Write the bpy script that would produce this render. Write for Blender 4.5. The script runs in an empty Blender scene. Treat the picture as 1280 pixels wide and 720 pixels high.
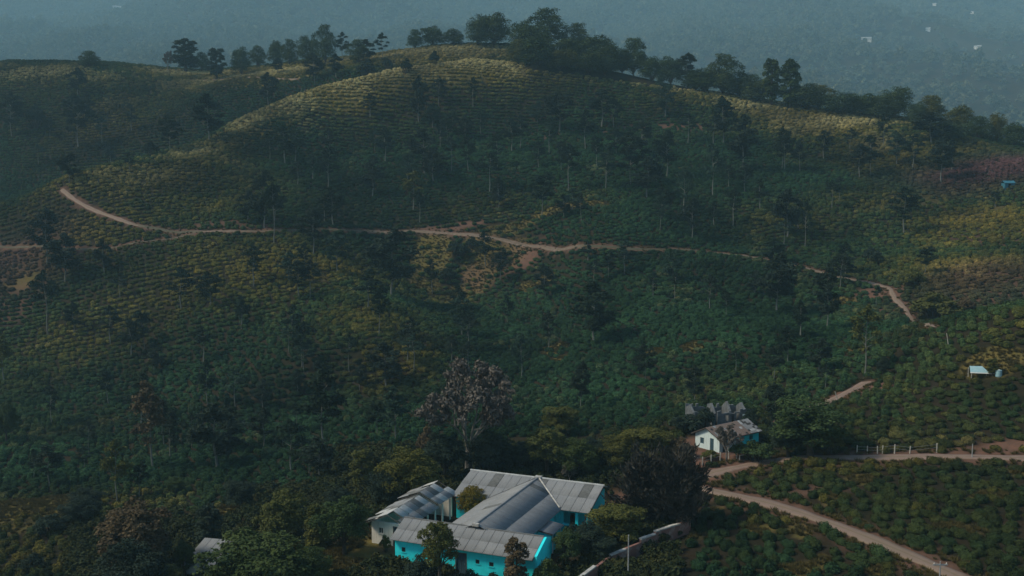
import bpy, bmesh, math, random
import numpy as np
from mathutils import Vector, Matrix

random.seed(7); RNG = np.random.default_rng(7)
sc = bpy.context.scene
COL = sc.collection
R = math.radians

# ------------------------------------------------------------------ camera, sky, sun, exposure
HC = 36.0                                    # camera height above the bungalow yard
PITCH = math.atan(135 / 1280)
cd = bpy.data.cameras.new('camera'); cam = bpy.data.objects.new('camera', cd); COL.objects.link(cam)
cd.sensor_width = 36; cd.lens = 36; cd.clip_start = 1; cd.clip_end = 9000
cam.location = (0, 0, HC); cam.rotation_euler = (math.pi / 2 - PITCH, 0, 0)
sc.camera = cam

SUN_EL, SUN_AZ = 46.0, -96.0                 # azimuth measured from +Y (view direction), negative = from the left
w = bpy.data.worlds.new('World'); sc.world = w; w.use_nodes = True
nt = w.node_tree; nt.nodes.clear()
sky = nt.nodes.new('ShaderNodeTexSky'); sky.sky_type = 'NISHITA'; sky.sun_disc = False
sky.sun_elevation = R(SUN_EL); sky.sun_rotation = R(SUN_AZ)
sky.air_density = 2.0; sky.dust_density = 1.0; sky.ozone_density = 5.0
bg = nt.nodes.new('ShaderNodeBackground'); bg.inputs['Strength'].default_value = 0.06
wo = nt.nodes.new('ShaderNodeOutputWorld')
nt.links.new(sky.outputs[0], bg.inputs[0]); nt.links.new(bg.outputs[0], wo.inputs[0])

sd = bpy.data.lights.new('sun', 'SUN'); sd.energy = 2.5; sd.angle = R(13); sd.color = (1, 0.88, 0.66)
so = bpy.data.objects.new('sun', sd); COL.objects.link(so); so.location = (-200, 60, 300)
sdir = Vector((math.sin(R(SUN_AZ)) * math.cos(R(SUN_EL)), math.cos(R(SUN_AZ)) * math.cos(R(SUN_EL)), math.sin(R(SUN_EL))))
so.rotation_euler = sdir.to_track_quat('Z', 'Y').to_euler()

vs = sc.view_settings
vs.view_transform = 'Standard'; vs.look = 'None'; vs.gamma = 1; vs.use_curve_mapping = False
vs.exposure = 0.84
sc.cycles.max_bounces = 5; sc.cycles.diffuse_bounces = 2; sc.cycles.glossy_bounces = 1
sc.cycles.transmission_bounces = 1; sc.cycles.volume_bounces = 2; sc.cycles.transparent_max_bounces = 4
sc.cycles.use_denoising = True

# ------------------------------------------------------------------ helpers
def smooth(e0, e1, x):
    t = np.clip((x - e0) / (e1 - e0), 0, 1); return t * t * (3 - 2 * t)

def _hash(i, j, s):
    n = (i.astype(np.int64) * 374761393 + j.astype(np.int64) * 668265263 + s * 144665) & 0xffffffff
    n = ((n ^ (n >> 13)) * 1274126177) & 0xffffffff
    return ((n ^ (n >> 16)) & 0xffff) / 65535.0

def vnoise(x, y, s=0):
    i = np.floor(x); j = np.floor(y); fx = x - i; fy = y - j
    fx = fx * fx * (3 - 2 * fx); fy = fy * fy * (3 - 2 * fy)
    a = _hash(i, j, s); b = _hash(i + 1, j, s); c = _hash(i, j + 1, s); d = _hash(i + 1, j + 1, s)
    return (a + (b - a) * fx) * (1 - fy) + (c + (d - c) * fx) * fy

def fbm(x, y, s=0, o=4):
    r = 0; a = 0.5
    for k in range(o):
        r = r + a * (vnoise(x, y, s + k * 17) - 0.5) * 2; x = x * 2.03; y = y * 2.03; a *= 0.5
    return r

_c, _s = math.cos(PITCH), math.sin(PITCH)
def ray(px, py):
    u = (px - 640) / 1280.; v = (360 - py) / 1280.
    return np.array([u, _c + v * _s, -_s + v * _c])
def atD(px, py, D):
    r = ray(px, py); r = r * (D / r[1]); r[2] += HC; return r
def pixel_of(x, y, z):
    dz = z - HC; zc = y * _c - dz * _s; yc = y * _s + dz * _c
    return 640 + 1280 * x / zc, 360 - 1280 * yc / zc

def link(o, parent=None):
    COL.objects.link(o)
    if parent is not None: o.parent = parent
    return o

def tag(o, label=None, cat=None, group=None, kind=None):
    if label: o['label'] = label
    if cat: o['category'] = cat
    if group: o['group'] = group
    if kind: o['kind'] = kind
    return o

def empty(name, loc, rz=0):
    o = bpy.data.objects.new(name, None); COL.objects.link(o)
    o.location = loc; o.rotation_euler = (0, 0, rz); o.empty_display_size = 0.3
    return o

def fastmesh(name, V, F, mats=(), mi=None, smoothf=None):
    """V (n,3) array; F (m,k) int array with constant k, or list of such arrays."""
    V = np.asarray(V, np.float32)
    Fs = F if isinstance(F, list) else [F]
    Fs = [np.asarray(f, np.int32) for f in Fs if len(f)]
    me = bpy.data.meshes.new(name)
    me.vertices.add(len(V)); me.vertices.foreach_set('co', V.ravel())
    loops = np.concatenate([f.ravel() for f in Fs]); tot = np.concatenate([np.full(len(f), f.shape[1]) for f in Fs])
    start = np.concatenate([[0], np.cumsum(tot)[:-1]])
    me.loops.add(len(loops)); me.loops.foreach_set('vertex_index', loops.astype(np.int32))
    me.polygons.add(len(tot)); me.polygons.foreach_set('loop_start', start.astype(np.int32))
    for m in mats: me.materials.append(m)
    if mi is not None: me.polygons.foreach_set('material_index', np.asarray(mi, np.int32))
    if smoothf: me.polygons.foreach_set('use_smooth', np.ones(len(tot), bool))
    me.update(calc_edges=True); me.validate()
    return me

def mobj(name, me, parent=None, mat=None):
    o = bpy.data.objects.new(name, me); link(o, parent)
    if mat is not None and not me.materials: me.materials.append(mat)
    return o

class MB:
    """collects simple solids, builds one mesh object"""
    def __init__(s): s.v = []; s.f = []
    def box(s, x0, x1, y0, y1, z0, z1, z1b=None):
        """z1 top at x0 end, z1b top at x1 end"""
        if z1b is None: z1b = z1
        n = len(s.v)
        s.v += [(x0, y0, z0), (x1, y0, z0), (x1, y1, z0), (x0, y1, z0), (x0, y0, z1), (x1, y0, z1b), (x1, y1, z1b), (x0, y1, z1)]
        s.f += [tuple(n + i for i in q) for q in ((3, 2, 1, 0), (4, 5, 6, 7), (0, 1, 5, 4), (1, 2, 6, 5), (2, 3, 7, 6), (3, 0, 4, 7))]
    def ybox(s, x0, x1, y0, y1, z0, z1, z1b):
        """z1 top at y0, z1b top at y1"""
        n = len(s.v)
        s.v += [(x0, y0, z0), (x1, y0, z0), (x1, y1, z0), (x0, y1, z0), (x0, y0, z1), (x1, y0, z1), (x1, y1, z1b), (x0, y1, z1b)]
        s.f += [tuple(n + i for i in q) for q in ((3, 2, 1, 0), (4, 5, 6, 7), (0, 1, 5, 4), (1, 2, 6, 5), (2, 3, 7, 6), (3, 0, 4, 7))]
    def slab(s, P, th):
        """four corners (ccw from above), thickness downward"""
        n = len(s.v); P = [Vector(p) for p in P]
        s.v += [tuple(p) for p in P] + [tuple(p - Vector((0, 0, th))) for p in P]
        s.f += [tuple(n + i for i in q) for q in ((0, 1, 2, 3), (7, 6, 5, 4), (0, 4, 5, 1), (1, 5, 6, 2), (2, 6, 7, 3), (3, 7, 4, 0))]
    def tube(s, pts, rad, k=6, cap=True):
        n0 = len(s.v); pts = [Vector(p) for p in pts]
        for i, p in enumerate(pts):
            d = (pts[min(i + 1, len(pts) - 1)] - pts[max(i - 1, 0)]).normalized()
            u = d.orthogonal().normalized() if abs(d.z) < 0.95 else (Vector((1, 0, 0)) - d * d.x).normalized()
            v = d.cross(u)
            for j in range(k):
                a = 2 * math.pi * j / k
                s.v.append(tuple(p + (u * math.cos(a) + v * math.sin(a)) * rad[i]))
        for i in range(len(pts) - 1):
            for j in range(k):
                a = n0 + i * k + j; b = n0 + i * k + (j + 1) % k
                s.f.append((a, b, b + k, a + k))
        if cap:
            s.f.append(tuple(n0 + (len(pts) - 1) * k + j for j in range(k)))
    def build(s, name, mat, parent=None):
        me = bpy.data.meshes.new(name); me.from_pydata(s.v, [], s.f); me.materials.append(mat); me.update()
        return mobj(name, me, parent)

# ------------------------------------------------------------------ materials
def newmat(name):
    m = bpy.data.materials.new(name); m.use_nodes = True
    t = m.node_tree; b = t.nodes['Principled BSDF']
    b.inputs['Roughness'].default_value = 0.8; b.inputs['Specular IOR Level'].default_value = 0.25
    return m, t, b
def N(t, typ, **kw):
    n = t.nodes.new(typ)
    for k, v in kw.items(): setattr(n, k, v)
    return n
def mixc(t, fac, a, b, blend='MIX'):
    n = N(t, 'ShaderNodeMix', data_type='RGBA', blend_type=blend)
    for sock, v in ((n.inputs[0], fac), (n.inputs[6], a), (n.inputs[7], b)):
        if hasattr(v, 'is_linked'): t.links.new(v, sock)
        elif isinstance(v, (int, float)): sock.default_value = v
        else: sock.default_value = (*v, 1)
    return n.outputs[2]
def noise(t, scale, detail=4, rough=0.6, coord='Object', vec=None):
    n = N(t, 'ShaderNodeTexNoise'); n.inputs['Scale'].default_value = scale
    n.inputs['Detail'].default_value = detail; n.inputs['Roughness'].default_value = rough
    if vec is None:
        tc = N(t, 'ShaderNodeTexCoord'); vec = tc.outputs[coord]
    t.links.new(vec, n.inputs['Vector']); return n.outputs[0]
def ramp(t, fac, a, b):
    n = N(t, 'ShaderNodeMapRange'); n.inputs[1].default_value = a; n.inputs[2].default_value = b
    t.links.new(fac, n.inputs[0]); return n.outputs[0]
def bump(t, b, h, strength=0.5, dist=0.05):
    n = N(t, 'ShaderNodeBump'); n.inputs['Strength'].default_value = strength; n.inputs['Distance'].default_value = dist
    t.links.new(h, n.inputs['Height']); t.links.new(n.outputs[0], b.inputs['Normal'])

def leafmat(name, c1, c2, c3=None, k=0.72):
    c1, c2 = tuple(k * x for x in c1), tuple(k * x for x in c2); c3 = tuple(k * x for x in c3) if c3 else None
    m, t, b = newmat(name)
    g = N(t, 'ShaderNodeNewGeometry'); oi = N(t, 'ShaderNodeObjectInfo')
    col = mixc(t, g.outputs['Random Per Island'], c1, c2)
    if c3: col = mixc(t, ramp(t, oi.outputs['Random'], 0.2, 1.4), col, c3)
    nz = noise(t, 0.35, 3)
    col = mixc(t, ramp(t, nz, 0.3, 0.7), col, tuple(0.62 * x for x in c1))
    t.links.new(col, b.inputs['Base Color']); b.inputs['Roughness'].default_value = 0.75; b.inputs['Specular IOR Level'].default_value = 0.04
    return m

def plainmat(name, c, c2=None, scale=3, rough=0.8, bmp=0.0, lo=0.35, hi=0.7, spec=0.25):
    m, t, b = newmat(name); b.inputs['Roughness'].default_value = rough; b.inputs['Specular IOR Level'].default_value = spec
    nz = noise(t, scale, 6, 0.65)
    col = mixc(t, ramp(t, nz, lo, hi), c, c2 or tuple(0.7 * x for x in c))
    t.links.new(col, b.inputs['Base Color'])
    if bmp: bump(t, b, nz, bmp, 0.03)
    return m

M = {}
M['bark_pale'] = plainmat('pale bark', (0.15, 0.155, 0.145), (0.08, 0.085, 0.078), 2.0)
M['bark_dark'] = plainmat('dark bark', (0.055, 0.045, 0.035), (0.03, 0.026, 0.02), 3.0)
M['bark_grey'] = plainmat('grey bark', (0.19, 0.175, 0.16), (0.10, 0.09, 0.085), 3.0)
M['leaf_oak'] = leafmat('slender tree leaves', (0.016, 0.036, 0.026), (0.034, 0.062, 0.040), (0.036, 0.052, 0.026))
M['leaf_oakpale'] = leafmat('pale slender tree leaves', (0.035, 0.072, 0.050), (0.065, 0.11, 0.078))
M['leaf_dark'] = leafmat('dark evergreen leaves', (0.020, 0.034, 0.026), (0.042, 0.062, 0.042), k=0.9)
M['leaf_green'] = leafmat('broad tree leaves', (0.03, 0.055, 0.022), (0.065, 0.095, 0.035), (0.06, 0.075, 0.02), k=1.0)
M['leaf_olive'] = leafmat('olive leaves', (0.055, 0.07, 0.022), (0.12, 0.12, 0.035), (0.10, 0.09, 0.02), k=1.0)
M['leaf_yellow'] = leafmat('yellowing leaves', (0.11, 0.095, 0.018), (0.22, 0.16, 0.025), k=1.0)
M['leaf_brown'] = leafmat('reddish brown leaves', (0.07, 0.054, 0.032), (0.13, 0.098, 0.055), k=1.0)
M['leaf_purple'] = leafmat('greyish purple twigs and leaves', (0.115, 0.102, 0.09), (0.20, 0.178, 0.155), k=1.0)
M['leaf_feather'] = leafmat('feathery needles', (0.030, 0.030, 0.026), (0.066, 0.062, 0.054), k=1.0)
M['leaf_ridge'] = leafmat('ridge tree leaves', (0.026, 0.05, 0.030), (0.06, 0.092, 0.045), (0.07, 0.085, 0.03), k=1.15)
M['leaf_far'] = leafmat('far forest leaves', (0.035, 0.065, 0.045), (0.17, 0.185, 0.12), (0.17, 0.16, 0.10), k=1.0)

# ------------------------------------------------------------------ terrain: heights from surveyed spots
CP = []   # x, y, z
def cp(px, py, D): CP.append(tuple(atD(px, py, D)))
for row in [
    # lower frame edge and below it
    (800, [(0, 92), (300, 86), (640, 78), (900, 74), (1280, 68)]),
    (720, [(0, 114), (250, 107), (800, 90), (950, 87), (1100, 85), (1280, 82)]),
    (660, [(0, 134), (200, 128), (380, 116), (900, 100), (1050, 95), (1280, 92)]),
    (600, [(0, 160), (200, 152), (400, 136), (900, 113), (1050, 109), (1280, 105)]),
    (572, [(950, 119), (1120, 114), (1280, 111)]),
    (550, [(0, 185), (200, 180), (400, 162), (560, 142), (700, 138), (800, 132), (1050, 120), (1280, 116)]),
    (500, [(0, 214), (200, 208), (400, 190), (600, 176), (750, 162), (860, 152), (1000, 146), (1080, 138), (1280, 127)]),
    (440, [(0, 242), (200, 228), (330, 214), (400, 203), (500, 198), (620, 212), (720, 200), (850, 180), (1000, 176), (1100, 165)]),
    (400, [(0, 258), (200, 244), (300, 234), (400, 222), (450, 219), (560, 244), (620, 243), (720, 224), (850, 206), (1000, 203), (1110, 196)]),
    (350, [(0, 282), (200, 264), (300, 250), (370, 246), (430, 250), (500, 270), (600, 276), (680, 264), (780, 240), (850, 236), (1000, 234), (1110, 222), (1200, 214), (1280, 208)]),
    (312, [(0, 300), (100, 288), (250, 272), (320, 268), (420, 276), (500, 286), (600, 284), (720, 266), (850, 262), (1000, 260), (1150, 250), (1280, 236)]),
    (255, [(0, 322), (200, 303), (330, 304), (450, 312), (600, 310), (750, 300), (900, 298), (1050, 296), (1200, 284), (1280, 272)]),
    (200, [(190, 338), (300, 334), (420, 344), (600, 342), (750, 336), (900, 336), (1050, 335), (1180, 325), (1280, 308)]),
    (150, [(310, 362), (420, 368), (520, 372), (650, 372), (800, 372), (950, 372), (1080, 372)]),
]:
    for px, D in row[1]: cp(px, row[0], D)
# right-hand spur: crest and the dip behind it
for q in [(1180, 434, 150), (1280, 404, 144), (1120, 470, 152), (1200, 412, 192), (1280, 392, 186), (1240, 404, 172)]: cp(*q)
# crest line of the main hill
for q in [(76, 234, 316), (130, 214, 326), (300, 148, 366), (360, 122, 378), (420, 102, 388), (500, 84, 398), (590, 74, 405), (680, 80, 406),
          (760, 92, 405), (850, 108, 402), (950, 126, 400), (1050, 141, 398), (1130, 150, 396), (1210, 166, 385), (1280, 182, 368)]: cp(*q)
# ground behind the crest (unseen): falls away
for q in [(76, 262, 352), (180, 228, 368), (300, 176, 398), (420, 118, 420), (1280, 215, 430), (1130, 190, 445), (950, 165, 450), (850, 150, 452)]: cp(*q)
# second ridge behind, left hill, yellow field
for q in [(430, 92, 425), (470, 82, 440), (520, 66, 452), (570, 58, 458), (640, 55, 462), (700, 62, 462), (600, 90, 500), (700, 95, 500), (590, 90, 427), (520, 97, 423), (640, 90, 429), (460, 105, 415),
          (380, 84, 470), (330, 90, 480), (280, 93, 486), (230, 92, 488), (350, 96, 455), (300, 103, 450),
          (130, 82, 486), (0, 79, 490), (-150, 82, 490), (60, 110, 462), (150, 130, 448), (230, 118, 452), (40, 160, 434), (150, 170, 422),
          (20, 205, 408), (100, 212, 400), (220, 150, 425), (-120, 150, 440), (-120, 220, 405), (-100, 260, 340),
          (130, 105, 540), (0, 105, 545), (300, 105, 540), (420, 95, 540)]: cp(*q)
CP += [(0, 0, -14), (-90, 30, -24), (90, 30, 2), (0, 45, -7), (-60, 60, -15), (60, 55, 6), (-150, 120, -22), (130, 110, 14), (170, 200, 20), (220, 300, 40),
       (-200, 220, -14), (-230, 300, 14), (-260, 380, 38), (260, 400, 40), (0, -60, -20), (0, 560, 30), (150, 540, 20), (-150, 580, 55), (280, 520, 10),
       # yard of the bungalow is level
       (2.8, 108, 0), (-8, 104, 0), (10, 104, 0), (-4, 91, 0), (4, 90, 0.1), (-10, 96, 0), (-14, 104, -0.2), (4, 98, 0), (-2, 84, -1.2), (16, 100, 1.0)]
CP = np.array(CP)
def _tps(r2): return 0.5 * r2 * np.log(r2 + 1e-9)
_S = 100.0
_X = CP[:, :2] / _S; _n = len(CP)
_K = _tps(((_X[:, None] - _X[None]) ** 2).sum(-1)) + np.eye(_n) * 0.004
_P = np.hstack([np.ones((_n, 1)), _X])
_A = np.block([[_K, _P], [_P.T, np.zeros((3, 3))]])
_W = np.linalg.solve(_A, np.concatenate([CP[:, 2], np.zeros(3)]))
def tps_eval(x, y):
    sh = x.shape; Q = np.stack([x.ravel(), y.ravel()], 1) / _S; out = np.empty(len(Q))
    for i in range(0, len(Q), 20000):
        q = Q[i:i + 20000]
        k = _tps(((q[:, None] - _X[None]) ** 2).sum(-1))
        out[i:i + 20000] = k @ _W[:_n] + _W[_n] + q @ _W[_n + 1:]
    return out.reshape(sh)

def far_z(x, y):
    z = np.interp(y, [-800, 0, 300, 560, 700, 950, 1250, 1500, 2000, 2600, 3200, 3600, 4600], [-30, -20, 0, -5, -12, 5, 78, 132, 242, 428, 655, 770, 700])
    k = smooth(700, 1500, y)
    z = z + k * (110 * fbm(x / 620, y / 700, 3, 4) + 40 * fbm(x / 190, y / 260, 9, 3))
    return z

def raw_height(x, y):
    near = tps_eval(x, y)
    hw = 120 + 0.55 * np.maximum(y, 0)
    wgt = smooth(0, 1, 1 - np.clip((y - 500) / 130, 0, 1)) * smooth(0, 1, 1 - np.clip((np.abs(x) - hw) / 120, 0, 1)) * smooth(-200, -40, y)
    z = near * wgt + far_z(x, y) * (1 - wgt)
    z = z + wgt * smooth(95, 170, np.hypot(x, y - 20)) * ((4.2 * fbm(x / 66, y / 74, 29, 2) + 2.0 * fbm(x / 24, y / 27, 31, 3)) * (1 - 0.75 * smooth(330, 385, y)) + 0.35 * fbm(x / 6, y / 6, 41, 2))
    return z

def axis(lo, a, b, hi, step, grow=1.16):
    core = np.arange(a, b + 0.01, step); L = []; d = step; v = a
    while v > lo: d *= grow; v -= min(d, 50); L.append(v)
    H = []; d = step; v = core[-1]
    while v < hi: d *= grow; v += min(d, 50); H.append(v)
    return np.concatenate([np.array(L[::-1]), core, np.array(H)])
GX = axis(-3300, -260, 260, 3300, 1.6); GY = axis(-500, 66, 520, 4500, 1.6)
XX, YY = np.meshgrid(GX, GY)
ZZ = raw_height(XX, YY)

def gz(x, y):
    """bilinear height of the ground sheet"""
    x = np.asarray(x, float); y = np.asarray(y, float)
    i = np.clip(np.searchsorted(GX, x) - 1, 0, len(GX) - 2); j = np.clip(np.searchsorted(GY, y) - 1, 0, len(GY) - 2)
    fx = np.clip((x - GX[i]) / (GX[i + 1] - GX[i]), 0, 1); fy = np.clip((y - GY[j]) / (GY[j + 1] - GY[j]), 0, 1)
    return (ZZ[j, i] * (1 - fx) + ZZ[j, i + 1] * fx) * (1 - fy) + (ZZ[j + 1, i] * (1 - fx) + ZZ[j + 1, i + 1] * fx) * fy

_TD = np.concatenate([np.arange(60, 560, 0.5), np.arange(560, 4400, 4)])
def ground_at(px, py):
    r = ray(px, py); r = r / r[1]
    d = HC + r[2] * _TD - gz(r[0] * _TD, _TD)
    k = np.argmax(d < 0)
    if d[k] >= 0: return None
    if k == 0: D = _TD[0]
    else: D = _TD[k - 1] + (_TD[k] - _TD[k - 1]) * d[k - 1] / (d[k - 1] - d[k])
    return np.array([r[0] * D, D, float(gz(r[0] * D, D))])

# ------------------------------------------------------------------ level pads and roads cut into the slope
BO = np.array([2.85, 107.82]); BA = math.atan2(-0.38, 0.925)
ba = np.array([math.cos(BA), math.sin(BA)]); bb = np.array([math.sin(BA), -math.cos(BA)])
def to_ab(x, y):
    dx = x - BO[0]; dy = y - BO[1]; return dx * ba[0] + dy * ba[1], dx * bb[0] + dy * bb[1]
A_, B_ = to_ab(XX, YY)
dist = np.hypot(np.maximum(np.abs(A_ + 2.5) - 11.5, 0), np.maximum(np.abs(B_ - 9) - 12.5, 0))
k = 1 - smooth(0, 7, dist); ZZ = ZZ * (1 - k)

HOUSE = ground_at(899, 566); RUIN = ground_at(902, 534)
for P0, rad in ((HOUSE + np.array([1.5, 2.0, 0]), 6.5), (RUIN + np.array([0, 2.0, 0]), 6.0)):
    d = np.hypot(XX - P0[0], YY - P0[1]); k = 1 - smooth(rad, rad + 5, d); ZZ = ZZ * (1 - k) + P0[2] * k

def chaikin(P, n=3):
    P = np.asarray(P, float)
    for _ in range(n):
        Q = np.empty((2 * len(P), P.shape[1])); Q[0] = P[0]; Q[-1] = P[-1]
        Q[1:-1:2] = 0.75 * P[:-1] + 0.25 * P[1:]; Q[2:-1:2] = 0.25 * P[:-1] + 0.75 * P[1:]; P = Q
    return P
ROADS = {
    'winding': ([(77, 236), (92, 250), (125, 266), (155, 277), (200, 287), (250, 291), (340, 291), (430, 287), (500, 287), (560, 291), (600, 295), (660, 303),
                 (720, 312), (790, 314), (870, 312), (915, 318), (960, 324), (1010, 335), (1060, 349), (1112, 357), (1117, 374), (1140, 394), (1166, 410)], 1.35),
    'branch': ([(-20, 306), (50, 307), (100, 313), (150, 309), (200, 300), (246, 292)], 0.8),
    'spur': ([(1084, 477), (1068, 486), (1045, 498), (1020, 508), (990, 520), (970, 533)], 2.2),
    'upper': ([(1300, 572), (1200, 571), (1120, 571), (1040, 571), (980, 575), (930, 582), (885, 593), (850, 604), (830, 618)], 2.3),
    'lower': ([(850, 604), (880, 613), (940, 624), (1000, 640), (1060, 662), (1120, 688), (1190, 718), (1250, 745)], 2.3),
    'ridge': ([(240, 100), (285, 98.5), (330, 97), (372, 99)], 2.0),
}
ROADPTS = {}
allr = []
for nm, (pts, wd) in ROADS.items():
    P = [ground_at(*p) for p in pts]; P = [p for p in P if p is not None]
    P = chaikin(P, 3)
    seg = np.hypot(*np.diff(P[:, :2], axis=0).T); L = np.concatenate([[0], np.cumsum(seg)])
    u = np.arange(0, L[-1], 1.5); Q = np.stack([np.interp(u, L, P[:, k]) for k in range(3)], 1)
    zs = np.convolve(np.pad(Q[:, 2], 8, mode='edge'), np.ones(17) / 17, 'valid'); Q[:, 2] = zs
    ROADPTS[nm] = (Q, wd); allr.append(np.column_stack([Q, np.full(len(Q), wd)]))
ALLR = np.concatenate(allr)
def road_dist(x, y):
    """distance to the nearest road centre line, its height and width"""
    x = x.ravel(); y = y.ravel(); bd = np.full(len(x), 1e9); bz = np.zeros(len(x)); bw = np.full(len(x), 2.)
    for i in range(0, len(ALLR), 3):
        pass
    for i in range(0, len(x), 8000):
        d = (x[i:i + 8000, None] - ALLR[None, :, 0]) ** 2 + (y[i:i + 8000, None] - ALLR[None, :, 1]) ** 2
        kk = d.argmin(1); bd[i:i + 8000] = np.sqrt(d[np.arange(len(kk)), kk]); bz[i:i + 8000] = ALLR[kk, 2]; bw[i:i + 8000] = ALLR[kk, 3]
    return bd, bz, bw
core = (np.abs(XX) < 262) & (YY > 64) & (YY < 522)
rd = np.full(XX.shape, 99.); 
bd, bz, bw = road_dist(XX[core], YY[core]); rd[core] = bd
k = (1 - smooth(1.9, 4.6, bd)) * np.where(YY[core] > 140, 0.15, 0.6); zc_ = ZZ[core]; ZZ[core] = zc_ * (1 - k) + bz * k

# ------------------------------------------------------------------ patches of dry grass and bare earth on the ground
def patch_field(px_list, X, Y):
    f = np.zeros(X.shape)
    wob = 0.5 * fbm(X / 9, Y / 9, 77, 3)
    for (px, py, rx, ry, s) in px_list:
        g = ground_at(px, py)
        if g is None: continue
        d = np.hypot((X - g[0]) / rx, (Y - g[1]) / ry) + wob
        f = np.maximum(f, s * (1 - smooth(0.6, 1.15, d)))
    return f
GRASS = [  # pixel of the centre, half sizes in metres, strength
    (590, 84, 30, 12, 0.55), (500, 95, 18, 10, 0.5), (420, 112, 14, 14, 0.6), (340, 150, 12, 16, 0.5), (300, 170, 8, 14, 0.5), (1010, 145, 22, 12, 0.6), (1060, 165, 14, 10, 0.6),
    (380, 90, 60, 14, 0.8), (540, 66, 34, 10, 0.8), (260, 92, 40, 10, 1.0),
    (700, 262, 14, 4, 0.9), (640, 285, 12, 4, 0.6), (540, 318, 6, 10, 0.9), (600, 330, 6, 12, 0.9), (640, 318, 9, 7, 0.7), (570, 375, 6, 9, 0.9), (655, 360, 3, 4, 0.9), (680, 352, 3, 4, 0.9), (530, 355, 6, 6, 0.7),
    (820, 440, 2.5, 5, 1.0), (870, 430, 3, 4, 0.9), (690, 437, 3, 4, 0.8), (700, 450, 2, 3, 0.8), (1055, 378, 3, 4, 0.9), (860, 438, 2, 3, 0.9), (1240, 452, 4.5, 4, 1.0), (1060, 436, 3, 5, 0.5),
    (30, 635, 10, 6, 1), (75, 640, 6, 3, 0.8), (30, 660, 8, 4, 0.5), (1075, 600, 2.1, 1.54, 0.9), (1040, 625, 1.4, 2.1, 0.81), (1245, 620, 2.1, 1.4, 0.81), (1190, 660, 2.1, 1.4, 0.81), (1220, 665, 1.75, 1.4, 0.81), (1000, 665, 1.75, 1.75, 0.9), (985, 655, 1.75, 2.1, 0.81),
    (1000, 712, 2.1, 1.4, 0.9), (945, 662, 1.4, 2.8, 0.72), (1025, 700, 1.4, 1.4, 0.72), (870, 668, 2.1, 2.1, 0.72), (1280, 590, 2.1, 1.4, 0.72), (1150, 640, 1.4, 1.05, 0.63), (1095, 715, 1.75, 1.05, 0.63), (895, 640, 1.05, 1.4, 0.72),
    (450, 690, 4, 5, 1.0), (430, 700, 4, 4, 0.8), (480, 684, 3, 2.5, 0.8), (280, 640, 7, 3, 0.7), (190, 650, 4, 3, 0.6), (390, 345, 5, 8, 0.5), (30, 350, 6, 6, 0.6), (1150, 250, 12, 10, 0.4), (1230, 270, 12, 10, 0.5),
]
SOIL = [(862, 590, 5, 5, 1.0), (835, 625, 6, 4, 1.0), (890, 570, 6, 4, 0.9), (868, 553, 4, 3, 0.9), (775, 625, 4, 3, 0.8), (600, 350, 6, 6, 0.35), (590, 345, 4, 5, 0.6), (650, 320, 9, 6, 0.6), (660, 322, 4, 5, 0.8),
        (250, 283, 14, 2, 0.6), (330, 284, 10, 2, 0.7), (560, 284, 12, 2, 0.8), (1100, 365, 6, 5, 0.8), (1115, 388, 5, 5, 0.7), (1075, 488, 4, 3, 1.0), (1180, 565, 4, 1.5, 0.9), (1260, 560, 5, 2, 0.9), (1000, 615, 7, 1.2, 0.6),
        (20, 330, 14, 12, 0.35), (20, 375, 10, 10, 0.45), (1235, 340, 14, 16, 0.45), (1260, 300, 12, 10, 0.4), (1210, 300, 10, 10, 0.3), (720, 165, 18, 3, 0.6), (830, 160, 20, 3, 0.6), (90, 330, 6, 5, 0.5), (500, 688, 2.5, 2, 0.7), (1225, 372, 8, 8, 0.5)]
dry = np.zeros(XX.shape); soil = np.zeros(XX.shape)
dry[core] = patch_field(GRASS, XX[core], YY[core]); soil[core] = patch_field(SOIL, XX[core], YY[core])
soil[core] = np.maximum(soil[core], (1 - smooth(np.where(YY[core] > 140, 0.8, 1.4), np.where(YY[core] > 140, 1.9, 3.2), rd[core] + 0.9 * fbm(XX[core] / 4, YY[core] / 4, 5, 2))) * 0.8)
farfield = smooth(0.1, 0.35, fbm(XX / 320, YY / 260, 55, 3)) * smooth(1400, 1800, YY) * 0.3 * smooth(300, 1000, XX)
dry = np.maximum(dry, farfield)

m, t, b = newmat('hillside ground')
ad = N(t, 'ShaderNodeAttribute', attribute_name='dry'); as_ = N(t, 'ShaderNodeAttribute', attribute_name='soil')
n1 = noise(t, 0.9, 6, 0.7); n2 = noise(t, 0.12, 4); n3 = noise(t, 5, 5, 0.7)
base = mixc(t, ramp(t, n1, 0.35, 0.65), (0.011, 0.013, 0.008), (0.024, 0.022, 0.013))
base = mixc(t, ramp(t, n2, 0.4, 0.7), base, (0.028, 0.021, 0.014))
gr = mixc(t, ramp(t, n3, 0.3, 0.7), (0.085, 0.068, 0.022), (0.145, 0.112, 0.040))
gr = mixc(t, ramp(t, n1, 0.45, 0.75), gr, (0.05, 0.055, 0.02))
so_ = mixc(t, ramp(t, n1, 0.3, 0.7), (0.16, 0.085, 0.06), (0.095, 0.06, 0.048))
sub = N(t, 'ShaderNodeMath', operation='MULTIPLY_ADD'); t.links.new(n1, sub.inputs[0]); sub.inputs[1].default_value = 0.9; t.links.new(ad.outputs['Fac'], sub.inputs[2])
col = mixc(t, ramp(t, sub.outputs[0], 0.72, 1.15), base, gr); col = mixc(t, as_.outputs['Fac'], col, so_)
t.links.new(col, b.inputs['Base Color']); b.inputs['Roughness'].default_value = 0.95; b.inputs['Specular IOR Level'].default_value = 0.0
bump(t, b, n1, 0.6, 0.4); M['ground'] = m

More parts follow.
